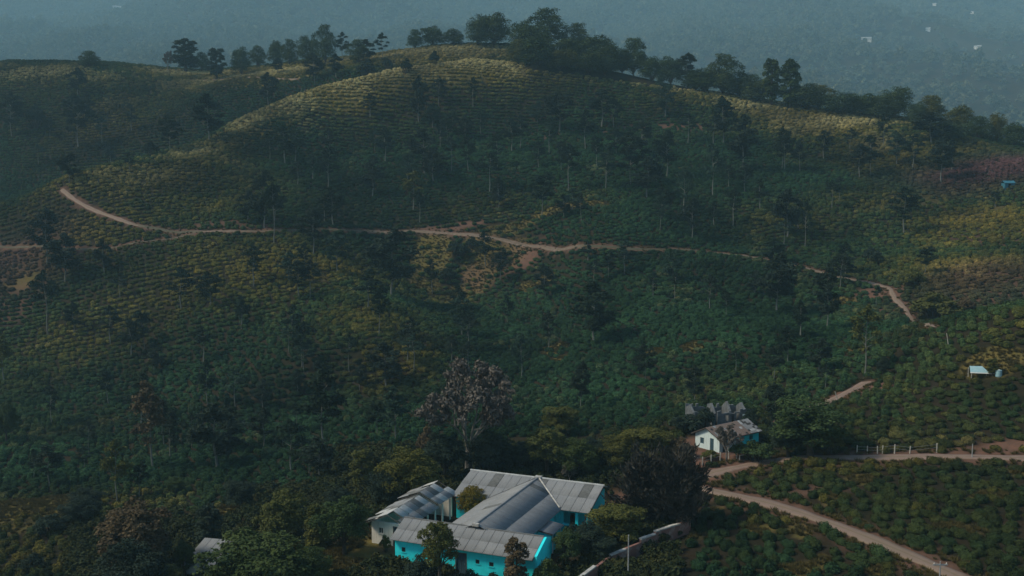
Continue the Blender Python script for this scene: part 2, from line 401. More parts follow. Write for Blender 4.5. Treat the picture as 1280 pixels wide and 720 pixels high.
ny, nx = XX.shape
idx = np.arange(nx * ny).reshape(ny, nx)
F = np.stack([idx[:-1, :-1], idx[:-1, 1:], idx[1:, 1:], idx[1:, :-1]], -1).reshape(-1, 4)
me = fastmesh('ground', np.stack([XX, YY, ZZ], -1).reshape(-1, 3), F, [M['ground']], smoothf=True)
for nm, arr in (('dry', dry), ('soil', soil)):
    a = me.attributes.new(nm, 'FLOAT', 'POINT'); a.data.foreach_set('value', arr.ravel().astype(np.float32))
ground = mobj('ground', me); tag(ground, kind='structure')

# roads: draped strips with a crowned profile and two worn wheel tracks
m, t, b = newmat('dirt road'); nz = noise(t, 1.2, 6, 0.7); nb = noise(t, 0.08, 3)
at = N(t, 'ShaderNodeAttribute', attribute_name='across')
col = mixc(t, ramp(t, nz, 0.3, 0.7), (0.215, 0.145, 0.118), (0.14, 0.098, 0.082))
col = mixc(t, ramp(t, nb, 0.4, 0.65), col, (0.17, 0.125, 0.095))
col = mixc(t, ramp(t, at.outputs['Fac'], 0.72, 1.0), col, (0.09, 0.075, 0.035))
col = mixc(t, ramp(t, at.outputs['Fac'], 0.16, 0.0), col, (0.13, 0.10, 0.06))
ao = N(t, 'ShaderNodeAttribute', attribute_name='overgrown'); sub = N(t, 'ShaderNodeMath', operation='MULTIPLY_ADD'); t.links.new(nz, sub.inputs[0]); sub.inputs[1].default_value = 0.8; t.links.new(ao.outputs['Fac'], sub.inputs[2])
col = mixc(t, ramp(t, sub.outputs[0], 0.6, 1.2), col, (0.05, 0.045, 0.025))
t.links.new(col, b.inputs['Base Color']); bump(t, b, nz, 0.5, 0.1); M['road'] = m
def over(nm, x, y, zz):
    if nm == 'branch': return 0.75
    if nm == 'ridge': return 0.3
    if nm != 'winding': return 0.1
    px = pixel_of(x, y, zz)[0]
    return float(np.interp(px, [150, 185, 235, 260, 330, 430, 490, 600, 715, 745, 870, 960, 1080, 1115], [0.0, 0.85, 0.8, 0.35, 0.6, 0.8, 0.4, 0.4, 0.5, 0.95, 0.75, 0.4, 0.45, 0.2]))
RN = {'winding': 'dirt_track', 'branch': 'footpath', 'spur': 'dirt_track', 'upper': 'dirt_road', 'lower': 'dirt_road', 'ridge': 'footpath'}
for nm, (Q, wd) in ROADPTS.items():
    T = np.gradient(Q[:, :2], axis=0); T /= np.linalg.norm(T, axis=1)[:, None]; Nn = np.stack([-T[:, 1], T[:, 0]], 1)
    prof = [-1, -0.8, -0.45, 0, 0.45, 0.8, 1]; lift = [-0.35, 0.05, 0.06, 0.1, 0.06, 0.05, -0.35]
    V = []; ac = []; ov = []
    for q, n_, jj in zip(Q, Nn, range(len(Q))):
        wv = wd * 0.5 * (1 + 0.16 * math.sin(jj * 0.7 + wd * 9) + 0.1 * math.sin(jj * 1.9))
        for p, l in zip(prof, lift):
            x, y = q[0] + n_[0] * p * wv, q[1] + n_[1] * p * wv
            zz = float(gz(x, y))
            V.append((x, y, zz + l)); ac.append(abs(p)); ov.append(over(nm, x, y, zz))
    kk = len(prof); F = [(i * kk + j, i * kk + j + 1, (i + 1) * kk + j + 1, (i + 1) * kk + j) for i in range(len(Q) - 1) for j in range(kk - 1)]
    me = fastmesh(RN[nm], V, np.array(F), [M['road']], smoothf=True)
    a = me.attributes.new('across', 'FLOAT', 'POINT'); a.data.foreach_set('value', np.array(ac, np.float32))
    a = me.attributes.new('overgrown', 'FLOAT', 'POINT'); a.data.foreach_set('value', np.array(ov, np.float32))
    tag(mobj(RN[nm], me), kind='structure')
# ==== NEXT ====
# ------------------------------------------------------------------ vegetation prototypes (shared meshes)
def leaf_quads(C, U, Vv, size, asp, rng):
    """diamond leaves at centres C spanned by unit vectors U (length) and Vv (width)"""
    s = size * rng.uniform(0.6, 1.35, (len(C), 1))
    a = C + U * s * asp; b_ = C + Vv * s * 0.5; c_ = C - U * s * asp * 0.6; d = C - Vv * s * 0.5
    V = np.stack([a, b_, c_, d], 1).reshape(-1, 3); F = np.arange(len(V)).reshape(-1, 4)
    return V, F
def unit(v): return v / (np.linalg.norm(v, axis=-1, keepdims=True) + 1e-9)
def crown_mesh(name, clumps, n, size, asp, rng, mat, up=0.35, shell=0.55, droop=0.0, lie=0.7):
    cl = np.asarray(clumps, float); wts = (cl[:, 3] * cl[:, 4]) ** 1.0; wts /= wts.sum()
    k = rng.choice(len(cl), n, p=wts); d = unit(rng.normal(size=(n, 3)))
    d[:, 2] = np.where(d[:, 2] < -0.35, -d[:, 2], d[:, 2])
    r = shell + (1 - shell) * rng.random((n, 1)) ** 0.7
    # bumpy clump surface
    bumpy = 0.8 + 0.45 * rng.random((n, 1)) * (np.sin(d[:, :1] * 7 + k[:, None]) * np.sin(d[:, 1:2] * 6 + 2 * k[:, None]) * 0.5 + 0.5)
    C = cl[k, :3] + d * cl[k, 3:6] * r * bumpy
    Nn = unit(d * lie + rng.normal(size=(n, 3)) * 0.55 + np.array([0, 0, up]))
    U = unit(np.cross(Nn, rng.normal(size=(n, 3)))); U[:, 2] -= droop; U = unit(U)
    Vv = unit(np.cross(Nn, U))
    V, F = leaf_quads(C, U, Vv, size, asp, rng)
    return fastmesh(name, V, F, [mat])

def rnd(rng, a, b): return float(rng.uniform(a, b))

def proto_slender(seed, n=3000, leafs=0.27, H=12.0, dens=1.0, spread=1.0, low=0.36):
    rng = np.random.default_rng(seed); tb = MB()
    lean = rng.normal(size=2) * 0.35
    spine = lambda z: Vector((lean[0] * (z / H) ** 2 + 0.12 * math.sin(z * 0.7 + seed), lean[1] * (z / H) ** 2 + 0.1 * math.cos(z * 0.8 + seed), z))
    zs = np.linspace(-0.5, H * 0.97, 9); tb.tube([spine(z) for z in zs], [0.15 * (1 - 0.85 * max(z, 0) / H) for z in zs], 6)
    cl = []; nb = int(18 * dens)
    for i in range(nb):
        f = low + (1 - low) * (i + rnd(rng, 0.1, 0.9)) / nb; z = H * f
        prof = math.sin(math.pi * min(1, max(0.06, (f - low + 0.06) / (1.02 - low)) ** 0.8)) ** 0.7
        L = H * 0.17 * spread * prof * rnd(rng, 0.5, 1.25); a = rnd(rng, 0, 6.28)
        p = spine(z); e = p + Vector((math.cos(a) * L, math.sin(a) * L, L * rnd(rng, 0.15, 0.6)))
        tb.tube([p - Vector((0, 0, 0.2)), p.lerp(e, 0.5) + Vector((0, 0, -0.05 * L)), e], [0.055, 0.04, 0.015], 4)
        r = H * rnd(rng, 0.06, 0.10) * (0.6 + 0.6 * prof)
        cl.append((e.x, e.y, e.z, r * 1.15, r * 1.15, r * 0.85))
        if rng.random() < 0.6:
            q = p.lerp(e, 0.5); cl.append((q.x, q.y, q.z + 0.2, r * 0.7, r * 0.7, r * 0.6))
    p = spine(H * 0.97); cl.append((p.x, p.y, p.z, H * 0.05, H * 0.05, H * 0.06))
    tm = bpy.data.meshes.new('trunk'); tm.from_pydata(tb.v, [], tb.f); tm.materials.append(M['bark_pale'])
    return tm, crown_mesh('crown', cl, n, leafs, 0.95, rng, M['leaf_oak'], shell=0.25, lie=0.4), H, None

def proto_round(seed, n=5000, leafs=0.175, H=9.0, Wd=8.0, base=0.22, lobes=22, flat=0.8, asp=0.8, bark='bark_dark', droop=0.0, shell=0.6, big=1.0):
    rng = np.random.default_rng(seed); tb = MB(); cl = []
    z0 = H * base
    tb.tube([(0, 0, -0.6), (0.05, 0.03, z0 * 0.5), (0.1, -0.05, z0)], [0.34, 0.27, 0.22], 7)
    for i in range(lobes):
        # points spread over a dome
        f = (i + 0.5) / lobes; th = 2.39996 * i + rnd(rng, -0.4, 0.4); cz = 1 - 1.6 * f
        cz = max(cz, -0.55); rr = math.sqrt(max(0.02, 1 - cz * cz)) * rnd(rng, 0.62, 0.95)
        lobe = rnd(rng, 0.75, 1.12)
        e = Vector((math.cos(th) * rr * Wd * 0.36 * lobe, math.sin(th) * rr * Wd * 0.36 * lobe, z0 + (H - z0) * (0.37 + 0.44 * cz) * lobe))
        mid = Vector((e.x * 0.45, e.y * 0.45, z0 + (e.z - z0) * 0.55))
        if i % 2 == 0: tb.tube([(0.1, -0.05, z0 * 0.9), mid, e], [0.13, 0.08, 0.03], 5)
        r = Wd * rnd(rng, 0.13, 0.2) * big
        cl.append((e.x, e.y, e.z, r, r, r * flat))
        # smaller tufts on the lobe
        for _ in range(3):
            d = unit(rng.normal(size=3)); d[2] = abs(d[2]); q = np.array(e) + d * r * 0.8; s = r * rnd(rng, 0.3, 0.5)
            cl.append((q[0], q[1], q[2], s, s, s * flat))
    tm = bpy.data.meshes.new('trunk'); tm.from_pydata(tb.v, [], tb.f); tm.materials.append(M[bark])
    return tm, crown_mesh('crown', cl, n, leafs, asp, rng, M['leaf_green'], shell=shell, droop=droop), H, Wd

def proto_column(seed, n=5500, leafs=0.17, H=7.0, Wd=3.2):
    rng = np.random.default_rng(seed); tb = MB(); cl = []
    tb.tube([(0, 0, -0.6), (0.05, 0, H * 0.5), (0, 0.05, H * 0.92)], [0.2, 0.12, 0.03], 6)
    for i in range(24):
        f = (i + 0.5) / 24; z = H * (0.14 + 0.82 * f); rr = Wd * 0.36 * math.sin(math.pi * (0.12 + 0.8 * f)) ** 0.6 * rnd(rng, 0.5, 1.0); a = i * 2.4
        r = Wd * rnd(rng, 0.14, 0.24); cl.append((math.cos(a) * rr, math.sin(a) * rr, z, r, r, r * 1.1))
        tb.tube([(0, 0, z - r), (math.cos(a) * rr, math.sin(a) * rr, z)], [0.05, 0.02], 4)
    tm = bpy.data.meshes.new('trunk'); tm.from_pydata(tb.v, [], tb.f); tm.materials.append(M['bark_dark'])
    return tm, crown_mesh('crown', cl, n, leafs, 0.9, rng, M['leaf_green'], shell=0.5), H, Wd

def proto_feather(seed, n=11000, H=9.5, Wd=8.0):
    rng = np.random.default_rng(seed); tb = MB(); C = []; D = []
    tb.tube([(0, 0, -0.6), (0.1, 0.05, H * 0.3), (0.0, 0.1, H * 0.62)], [0.34, 0.26, 0.1], 7)
    for i in range(64):
        a = 2.4 * i + rnd(rng, -0.5, 0.5); f = i / 64; z0 = H * (0.1 + 0.5 * f)
        el = rnd(rng, 0.1, 0.75) + 0.5 * f; L = Wd * 0.52 * (1 - 0.3 * f) * rnd(rng, 0.6, 1.1)
        d = Vector((math.cos(a) * math.cos(el), math.sin(a) * math.cos(el), math.sin(el)))
        pts = [Vector((0, 0, z0)) + d * L * s + Vector((0, 0, 0.4 * L * s * s * 0.35)) for s in (0, 0.35, 0.7, 1.0)]
        tb.tube(pts, [0.09, 0.06, 0.035, 0.012], 4)
        m_ = n // 64; u = rng.uniform(0.15, 1.08, m_)
        P = np.array([np.array(pts[0]) + np.array(d) * L * s + np.array([0, 0, 0.14 * L * s * s]) for s in u])
        P += rng.normal(size=(m_, 3)) * (0.16 + 0.42 * np.sin(u * 2.6))[:, None] * 0.62
        C.append(P); D.append(unit(np.array(d) + rng.normal(size=(m_, 3)) * 0.5 + np.array([0, 0, 0.35])))
    C = np.concatenate(C); D = np.concatenate(D); Vv = unit(np.cross(D, rng.normal(size=D.shape)))
    V, F = leaf_quads(C, D, Vv, 0.13, 3.0, rng)
    tm = bpy.data.meshes.new('trunk'); tm.from_pydata(tb.v, [], tb.f); tm.materials.append(M['bark_dark'])
    return tm, fastmesh('crown', V, F, [M['leaf_feather']]), H, Wd

def proto_bare(seed, H=10.0, Wd=10.0, leaves=20000):
    rng = np.random.default_rng(seed); tb = MB(); tips = []
    def grow(p, d, L, r, lev):
        q = p + d * L * 0.5 + Vector(rng.normal(size=3)) * L * 0.05; e = p + d * L + Vector(rng.normal(size=3)) * L * 0.08
        tb.tube([p, q, e], [r, r * 0.82, r * 0.62], 5 if lev < 2 else 4, cap=False)
        if lev >= 4: tips.append((q, e)); return
        nb = 3 if lev < 3 else 4
        for i in range(nb):
            nd = (d + Vector(rng.normal(size=3)) * (0.5 if lev else 0.62) + Vector((0, 0, 0.10))).normalized()
            if nd.z < -0.05: nd.z = 0.08; nd.normalize()
            grow(e if i < nb - 1 else q, nd, L * rnd(rng, 0.62, 0.82), r * 0.6, lev + 1)
    for i in range(4):
        a = i * 1.57 + rnd(rng, -0.3, 0.3)
        grow(Vector((0, 0, H * 0.2)), Vector((math.cos(a) * 0.6, math.sin(a) * 0.6, 0.85)).normalized(), H * 0.25, 0.17, 1)
    tb.tube([(0, 0, -0.6), (0, 0, H * 0.1), (0, 0, H * 0.22)], [0.42, 0.34, 0.28], 7)
    cl = []
    for q, e in tips: cl.append((e.x, e.y, e.z, 0.75, 0.75, 0.5)); cl.append((q.x, q.y, q.z, 0.5, 0.5, 0.35))
    v = np.array(tb.v); sx = Wd / max(np.ptp(v[:, 0]), np.ptp(v[:, 1])); sz = H / v[:, 2].max()
    tb.v = [(a * sx, b_ * sx, c_ * sz) for a, b_, c_ in tb.v]; cl = [(a * sx, b_ * sx, c_ * sz, d, e, f) for a, b_, c_, d, e, f in cl]
    tm = bpy.data.meshes.new('trunk'); tm.from_pydata(tb.v, [], tb.f); tm.materials.append(M['bark_grey'])
    return tm, crown_mesh('crown', cl, leaves, 0.17, 1.5, rng, M['leaf_purple'], shell=0.1, lie=0.2), H, Wd

def proto_shrub(seed, n=3200, leafs=0.14, H=2.6, Wd=3.6):
    rng = np.random.default_rng(seed); tb = MB(); cl = []
    for i in range(16):
        a = 2.4 * i; rr = math.sqrt((i + 0.5) / 16) * Wd * 0.36; h = H * (0.78 - 0.5 * (rr / (Wd * 0.4)) ** 2) * rnd(rng, 0.7, 1.1)
        x, y = math.cos(a) * rr, math.sin(a) * rr; r = Wd * rnd(rng, 0.12, 0.2)
        cl.append((x, y, h, r, r, r * 0.85)); tb.tube([(x * 0.2, y * 0.2, -0.4), (x * 0.6, y * 0.6, h * 0.5), (x, y, h)], [0.05, 0.04, 0.02], 4)
    tm = bpy.data.meshes.new('stem'); tm.from_pydata(tb.v, [], tb.f); tm.materials.append(M['bark_dark'])
    return tm, crown_mesh('crown', cl, n, leafs, 0.85, rng, M['leaf_green'], shell=0.45), H, Wd

def mesh_extent(me):
    v = np.empty(len(me.vertices) * 3, np.float32); me.vertices.foreach_get('co', v); v = v.reshape(-1, 3)
    return float(np.percentile(v[:, 2], 99.6)), float(max(np.percentile(np.abs(v[:, 0]), 99), np.percentile(np.abs(v[:, 1]), 99)) * 2)

PROTO = {
    'slender': [proto_slender(11), proto_slender(12, dens=0.8, n=2400), proto_slender(13, dens=1.2, n=3600, spread=1.2), proto_slender(14, low=0.5, dens=0.7, n=2200, spread=1.1), proto_slender(15, low=0.3, n=3400)],
    'dense': [proto_slender(21, n=6500, dens=1.7, spread=1.15, low=0.22, leafs=0.27), proto_slender(22, n=6000, dens=1.5, spread=1.3, low=0.28, leafs=0.27), proto_slender(23, n=6500, dens=1.6, spread=1.0, low=0.2, leafs=0.27)],
    'round': [proto_round(31, n=15000), proto_round(32, n=15000, lobes=18), proto_round(33, n=15000, H=8.5, Wd=9, lobes=26), proto_round(34, n=13000, H=10, Wd=7, base=0.3)],
    'ridge': [proto_round(41, n=9000, leafs=0.27, lobes=22, H=11, Wd=10, base=0.05, flat=1.0, big=1.3), proto_round(42, n=9000, leafs=0.27, lobes=20, H=12, Wd=10, base=0.05, flat=1.0, big=1.3), proto_round(43, n=9000, leafs=0.27, lobes=26, H=10, Wd=11, base=0.03, flat=1.0, big=1.3)],
    'column': [proto_column(51), proto_column(52, n=6500, Wd=3.6)],
    'feather': [proto_feather(61), proto_feather(62)],
    'bare': [proto_bare(71), proto_bare(72, leaves=20000)],
    'shrub': [proto_shrub(81), proto_shrub(82), proto_shrub(83, n=3600)],
}
EXT = {k: [mesh_extent(p[1]) for p in v] for k, v in PROTO.items()}
NAME = {'slender': 'slender_tree', 'dense': 'evergreen_tree', 'round': 'broad_tree', 'ridge': 'broad_tree', 'column': 'columnar_tree', 'feather': 'feathery_tree', 'bare': 'bare_tree', 'shrub': 'shrub'}
TREE_XY = []
_seq = [0]
def tree(px, py, hpx, wpx, typ, label, leaf=None, group=None, bark=None, D=None, sink=0.0):
    """base pixel, height and crown width in pixels of the photograph, kind"""
    g = ground_at(px, py) if D is None else None
    lim = 520 if py > 50 else 600
    while D is None and (g is None or g[1] > lim) and py < 260:
        py += 1.5; g = ground_at(px, py)
    if g is None:
        x = (px - 640) / 1280 * (D or 100) * 1.0; y = D or 100
        g = np.array([x, y, float(gz(x, y))])
    dd = g[1] * _c - (g[2] - HC) * _s
    if typ in ('slender', 'dense') and group: hpx *= 1.08; wpx *= 1.3
    h = hpx * dd / 1280; wm = wpx * dd / 1280
    _seq[0] += 1; k = (_seq[0] * 7) % len(PROTO[typ]); tm, cm, H, Wd = PROTO[typ][k]; eh, ew = EXT[typ][k]
    root = empty(NAME[typ], (g[0], g[1], g[2] - sink), random.uniform(0, 6.28))
    root.scale = (wm / ew, wm / ew, h / eh)
    tag(root, label, 'shrub' if typ == 'shrub' else 'tree', group)
    for nm, me, mt in (('stem' if typ == 'shrub' else 'trunk', tm, bark), ('crown', cm, leaf)):
        o = bpy.data.objects.new(nm, me); link(o, root)
        if mt: o.material_slots[0].link = 'OBJECT'; o.material_slots[0].material = M[mt]
    TREE_XY.append((g[0], g[1], wm))
    return root

ORD = ['first', 'second', 'third', 'fourth', 'fifth', 'sixth', 'seventh', 'eighth', 'ninth', 'tenth', 'eleventh', 'twelfth', 'thirteenth', 'fourteenth', 'fifteenth', 'sixteenth',
       'seventeenth', 'eighteenth', 'nineteenth', 'twentieth']
def band(items, fmt, group):
    """trees of one stretch of slope, labelled by their order from the left"""
    items = sorted(items, key=lambda q: q[0])
    for i, q in enumerate(items):
        px, py, h, wp, typ = q[:5]; leaf = q[5] if len(q) > 5 else None
        if typ == 'ridge' and leaf == 'leaf_dark': leaf = 'leaf_ridge'
        tree(px, py, h, wp, typ, fmt % ORD[i], leaf, group)

G1 = 'slender trees scattered over the tea slope'
S, DN, RG, PALE, DK, OL, YL = 'slender', 'dense', 'ridge', 'leaf_oakpale', 'leaf_dark', 'leaf_olive', 'leaf_yellow'
band([(14, 172, 52, 26, DN, DK), (45, 160, 28, 24, 'shrub', DK), (98, 186, 62, 28, DN, DK), (87, 228, 34, 22, DN, DK), (189, 195, 18, 20, 'shrub', DK), (213, 190, 40, 22, DN), (261, 177, 54, 28, DN), (335, 132, 38, 20, DN, DK), (162, 214, 20, 12, S)],
     '%s tree from the left standing on the hazy tea hill beyond the left shoulder', 'trees on the hill beyond the left shoulder')
band([(356, 206, 44, 20, S), (410, 238, 50, 22, S), (463, 146, 26, 18, S), (482, 203, 40, 20, S), (466, 246, 46, 24, DN, DK), (509, 237, 44, 16, S, PALE), (523, 156, 56, 20, DN, DK), (530, 218, 52, 30, DN, DK), (517, 262, 44, 22, S, OL),
      (541, 226, 36, 28, DN, DK), (585, 214, 40, 18, S), (591, 134, 34, 14, S), (612, 241, 46, 26, S), (525, 280, 40, 18, S), (416, 284, 46, 26, S), (640, 190, 38, 20, S)],
     '%s slender tree from the left on the main slope between shoulder and hilltop', G1)
band([(686, 193, 44, 18, S, PALE), (700, 166, 46, 38, DN, DK), (731, 188, 46, 20, S), (746, 210, 38, 12, S), (757, 237, 52, 22, S, PALE), (710, 242, 56, 24, S), (788, 232, 62, 32, DN, DK), (834, 222, 54, 26, DN), (809, 246, 46, 34, DN, DK),
      (677, 274, 54, 26, S), (825, 291, 46, 16, S, PALE), (767, 160, 34, 16, S), (855, 268, 54, 22, S, PALE), (860, 180, 34, 18, S)],
     '%s slender tree from the left on the shaded slope under the wooded hilltop', G1)
band([(891, 246, 62, 24, S, PALE), (928, 214, 64, 30, DN, DK), (904, 180, 54, 26, DN), (865, 301, 50, 22, DN, DK), (916, 283, 44, 22, S), (981, 214, 50, 18, S), (1088, 220, 46, 24, S), (1104, 183, 40, 14, S), (984, 296, 54, 32, DN, DK),
      (1006, 311, 56, 16, S), (1129, 292, 54, 28, S), (1190, 214, 36, 20, S), (1176, 227, 54, 26, DN, DK), (1163, 180, 36, 34, DN, DK), (1244, 259, 18, 12, S), (950, 262, 34, 18, S), (1040, 262, 34, 16, S)],
     '%s slender tree from the left on the right half of the slope above the track', G1)
band([(343, 303, 68, 24, S), (331, 285, 66, 28, DN, DK), (392, 317, 52, 30, DN, DK), (381, 340, 34, 14, S), (361, 354, 36, 24, S, PALE), (226, 388, 50, 28, S), (302, 411, 38, 18, S), (255, 454, 42, 26, S), (377, 459, 54, 22, S),
      (82, 352, 56, 34, DN, DK), (59, 335, 68, 32, DN, DK), (60, 420, 76, 30, S), (193, 465, 34, 20, DN, DK), (135, 506, 42, 22, S), (259, 512, 58, 18, S), (303, 408, 30, 12, S), (5, 478, 58, 26, S, OL)],
     '%s slender tree from the left on the left spur below the track', G1)
band([(460, 386, 46, 30, S), (474, 420, 60, 20, S), (490, 372, 80, 48, DN, DK), (540, 367, 40, 14, S), (512, 435, 36, 18, S), (584, 423, 40, 16, S), (634, 406, 34, 14, S), (735, 327, 24, 12, S), (436, 467, 46, 20, S), (482, 486, 54, 34, DN, DK),
      (652, 477, 56, 22, S, PALE), (742, 430, 72, 44, DN), (816, 374, 32, 14, S), (843, 374, 32, 18, S), (726, 510, 54, 20, DN, DK), (760, 350, 34, 18, S)],
     '%s slender tree from the left on the hollow slope below the track', G1)
band([(971, 392, 70, 40, DN, DK), (908, 397, 32, 14, S), (1034, 412, 76, 28, DN, DK), (1001, 423, 44, 16, S), (1081, 472, 84, 34, S, OL), (1103, 472, 26, 18, 'round', DK), (1095, 385, 26, 10, S), (985, 454, 44, 22, DN), (1156, 345, 34, 22, S), (966, 330, 30, 22, DN), (1050, 360, 40, 26, DN, DK), (868, 505, 46, 20, DN, DK)],
     '%s slender tree from the left on the slope between the track and the ruin', G1)
band([(403, 569, 102, 42, S), (471, 546, 42, 24, S), (495, 552, 64, 30, S, PALE), (371, 542, 38, 16, S), (364, 592, 64, 34, S), (191, 588, 104, 40, S, 'leaf_brown'), (106, 588, 28, 20, S), (146, 630, 76, 28, S, OL), (174, 624, 44, 18, S),
      (220, 618, 22, 24, 'round'), (270, 588, 78, 52, DN, DK), (108, 640, 30, 40, 'round', DK), (8, 552, 50, 34, 'round'), (300, 640, 40, 40, 'round', DK), (240, 560, 40, 22, S), (330, 560, 46, 26, DN, DK)],
     '%s tree from the left in the gully at the foot of the left spur', 'trees in the gully at the foot of the left spur')
# younger, thinner trees between them
_rt = random.Random(23); _used = []
def extra(x0, x1, y0, y1, cnt, hmin, hmax, fmt):
    L = []; tries = 0
    while len(L) < cnt and tries < 400:
        tries += 1; px, py = _rt.uniform(x0, x1), _rt.uniform(y0, y1)
        if min([abs(px - a) / 14 + abs(py - b_) / 22 for a, b_ in _used] + [9]) < 1: continue
        _used.append((px, py)); h = _rt.uniform(hmin, hmax); L.append((px, py, h, h * _rt.uniform(0.4, 0.62), _rt.choice([S, S, DN]), _rt.choice([None, DK, DK, PALE])))
    band(L, fmt, 'young trees filling the tea slopes')
extra(420, 640, 120, 270, 12, 26, 40, '%s young thin tree from the left, high left of centre below the crest')
extra(650, 870, 130, 280, 14, 26, 44, '%s young thin tree from the left, on the dark slope under the hilltop clump')
extra(880, 1160, 170, 310, 14, 24, 42, '%s young thin tree from the left, right half above the track')
extra(240, 420, 190, 280, 8, 26, 40, '%s young thin tree from the left, above the red cutting of the track')
extra(90, 430, 340, 500, 16, 30, 48, '%s young thin tree from the left, on the rounded left spur')
extra(440, 700, 330, 500, 12, 30, 46, '%s young thin tree from the left, in the hollow under the earth scar')
extra(720, 1060, 340, 490, 12, 28, 46, '%s young thin tree from the left, on the green slope above the ruin')
extra(20, 400, 510, 610, 12, 36, 60, '%s young thin tree from the left, low on the dark lower left slope')
extra(0, 200, 110, 215, 8, 22, 34, '%s young thin tree from the left, on the pale far left tea hill')
# wooded hilltop, left to right
GR = 'trees along the wooded hilltop'
band([(112, 84, 20, 30, RG), (210, 90, 26, 14, 'bare'), (232, 90, 40, 32, 'column', DK), (252, 90, 24, 24, RG), (271, 99, 38, 22, 'column', DK), (302, 94, 34, 26, RG, DK), (322, 84, 26, 26, RG, DK), (347, 92, 18, 12, DN), (345, 82, 30, 24, RG, DK), (362, 82, 32, 26, RG), (385, 80, 34, 26, RG, DK),
      (407, 80, 48, 32, RG, DK), (393, 104, 34, 20, DN, DK), (420, 98, 28, 16, DN), (428, 78, 34, 14, S), (448, 80, 30, 30, RG), (459, 78, 26, 18, DN, DK), (478, 74, 30, 14, S)],
     '%s tree from the left on the far yellow ridge behind the shoulder', 'trees on the yellow ridge behind the shoulder')
band([(519, 60, 24, 24, RG, DK), (541, 58, 25, 34, RG, DK), (566, 57, 20, 34, RG, DK), (598, 58, 38, 34, RG, DK), (618, 58, 40, 46, RG), (543, 82, 18, 14, 'shrub', DK), (508, 92, 18, 16, 'shrub', DK), (484, 88, 16, 14, 'shrub', DK), (458, 96, 22, 26, 'shrub', DK)],
     '%s tree from the left on the grassy saddle left of the wooded hilltop', GR)
band([(660, 78, 50, 56, RG, 'leaf_green'), (684, 62, 50, 62, RG), (672, 84, 40, 50, RG), (708, 82, 34, 46, RG), (722, 66, 42, 42, RG, DK), (745, 70, 40, 50, RG), (764, 88, 32, 44, RG), (792, 92, 46, 46, RG, DK), (778, 92, 24, 30, RG, OL), (815, 100, 30, 34, RG), (838, 104, 34, 38, RG, DK), (858, 106, 40, 24, DN, DK), (870, 108, 24, 40, RG),
      (735, 92, 26, 50, RG), (700, 88, 26, 44, RG, OL), (648, 80, 30, 34, RG, OL), (756, 94, 22, 40, RG, DK)],
     '%s tree from the left in the big leafy clump crowning the hilltop', GR)
band([(903, 110, 50, 54, RG, DK), (880, 112, 28, 48, RG), (925, 120, 28, 56, RG, DK), (964, 133, 58, 24, 'column'), (987, 136, 60, 28, 'column'), (948, 128, 28, 46, RG, DK), (1008, 138, 32, 54, RG, DK), (1024, 134, 30, 44, RG, OL), (1048, 143, 26, 56, RG, DK), (1080, 146, 28, 42, RG), (1118, 148, 38, 48, RG),
      (1098, 149, 28, 46, RG, DK), (1163, 156, 36, 44, RG, OL), (1146, 156, 28, 24, RG, DK), (1199, 166, 34, 34, RG, OL), (1222, 174, 28, 40, RG), (1246, 178, 36, 24, RG, OL), (1268, 184, 30, 34, RG), (1185, 176, 24, 44, RG, DK)],
     '%s tree from the left in the hedge of trees descending right of the hilltop', GR)
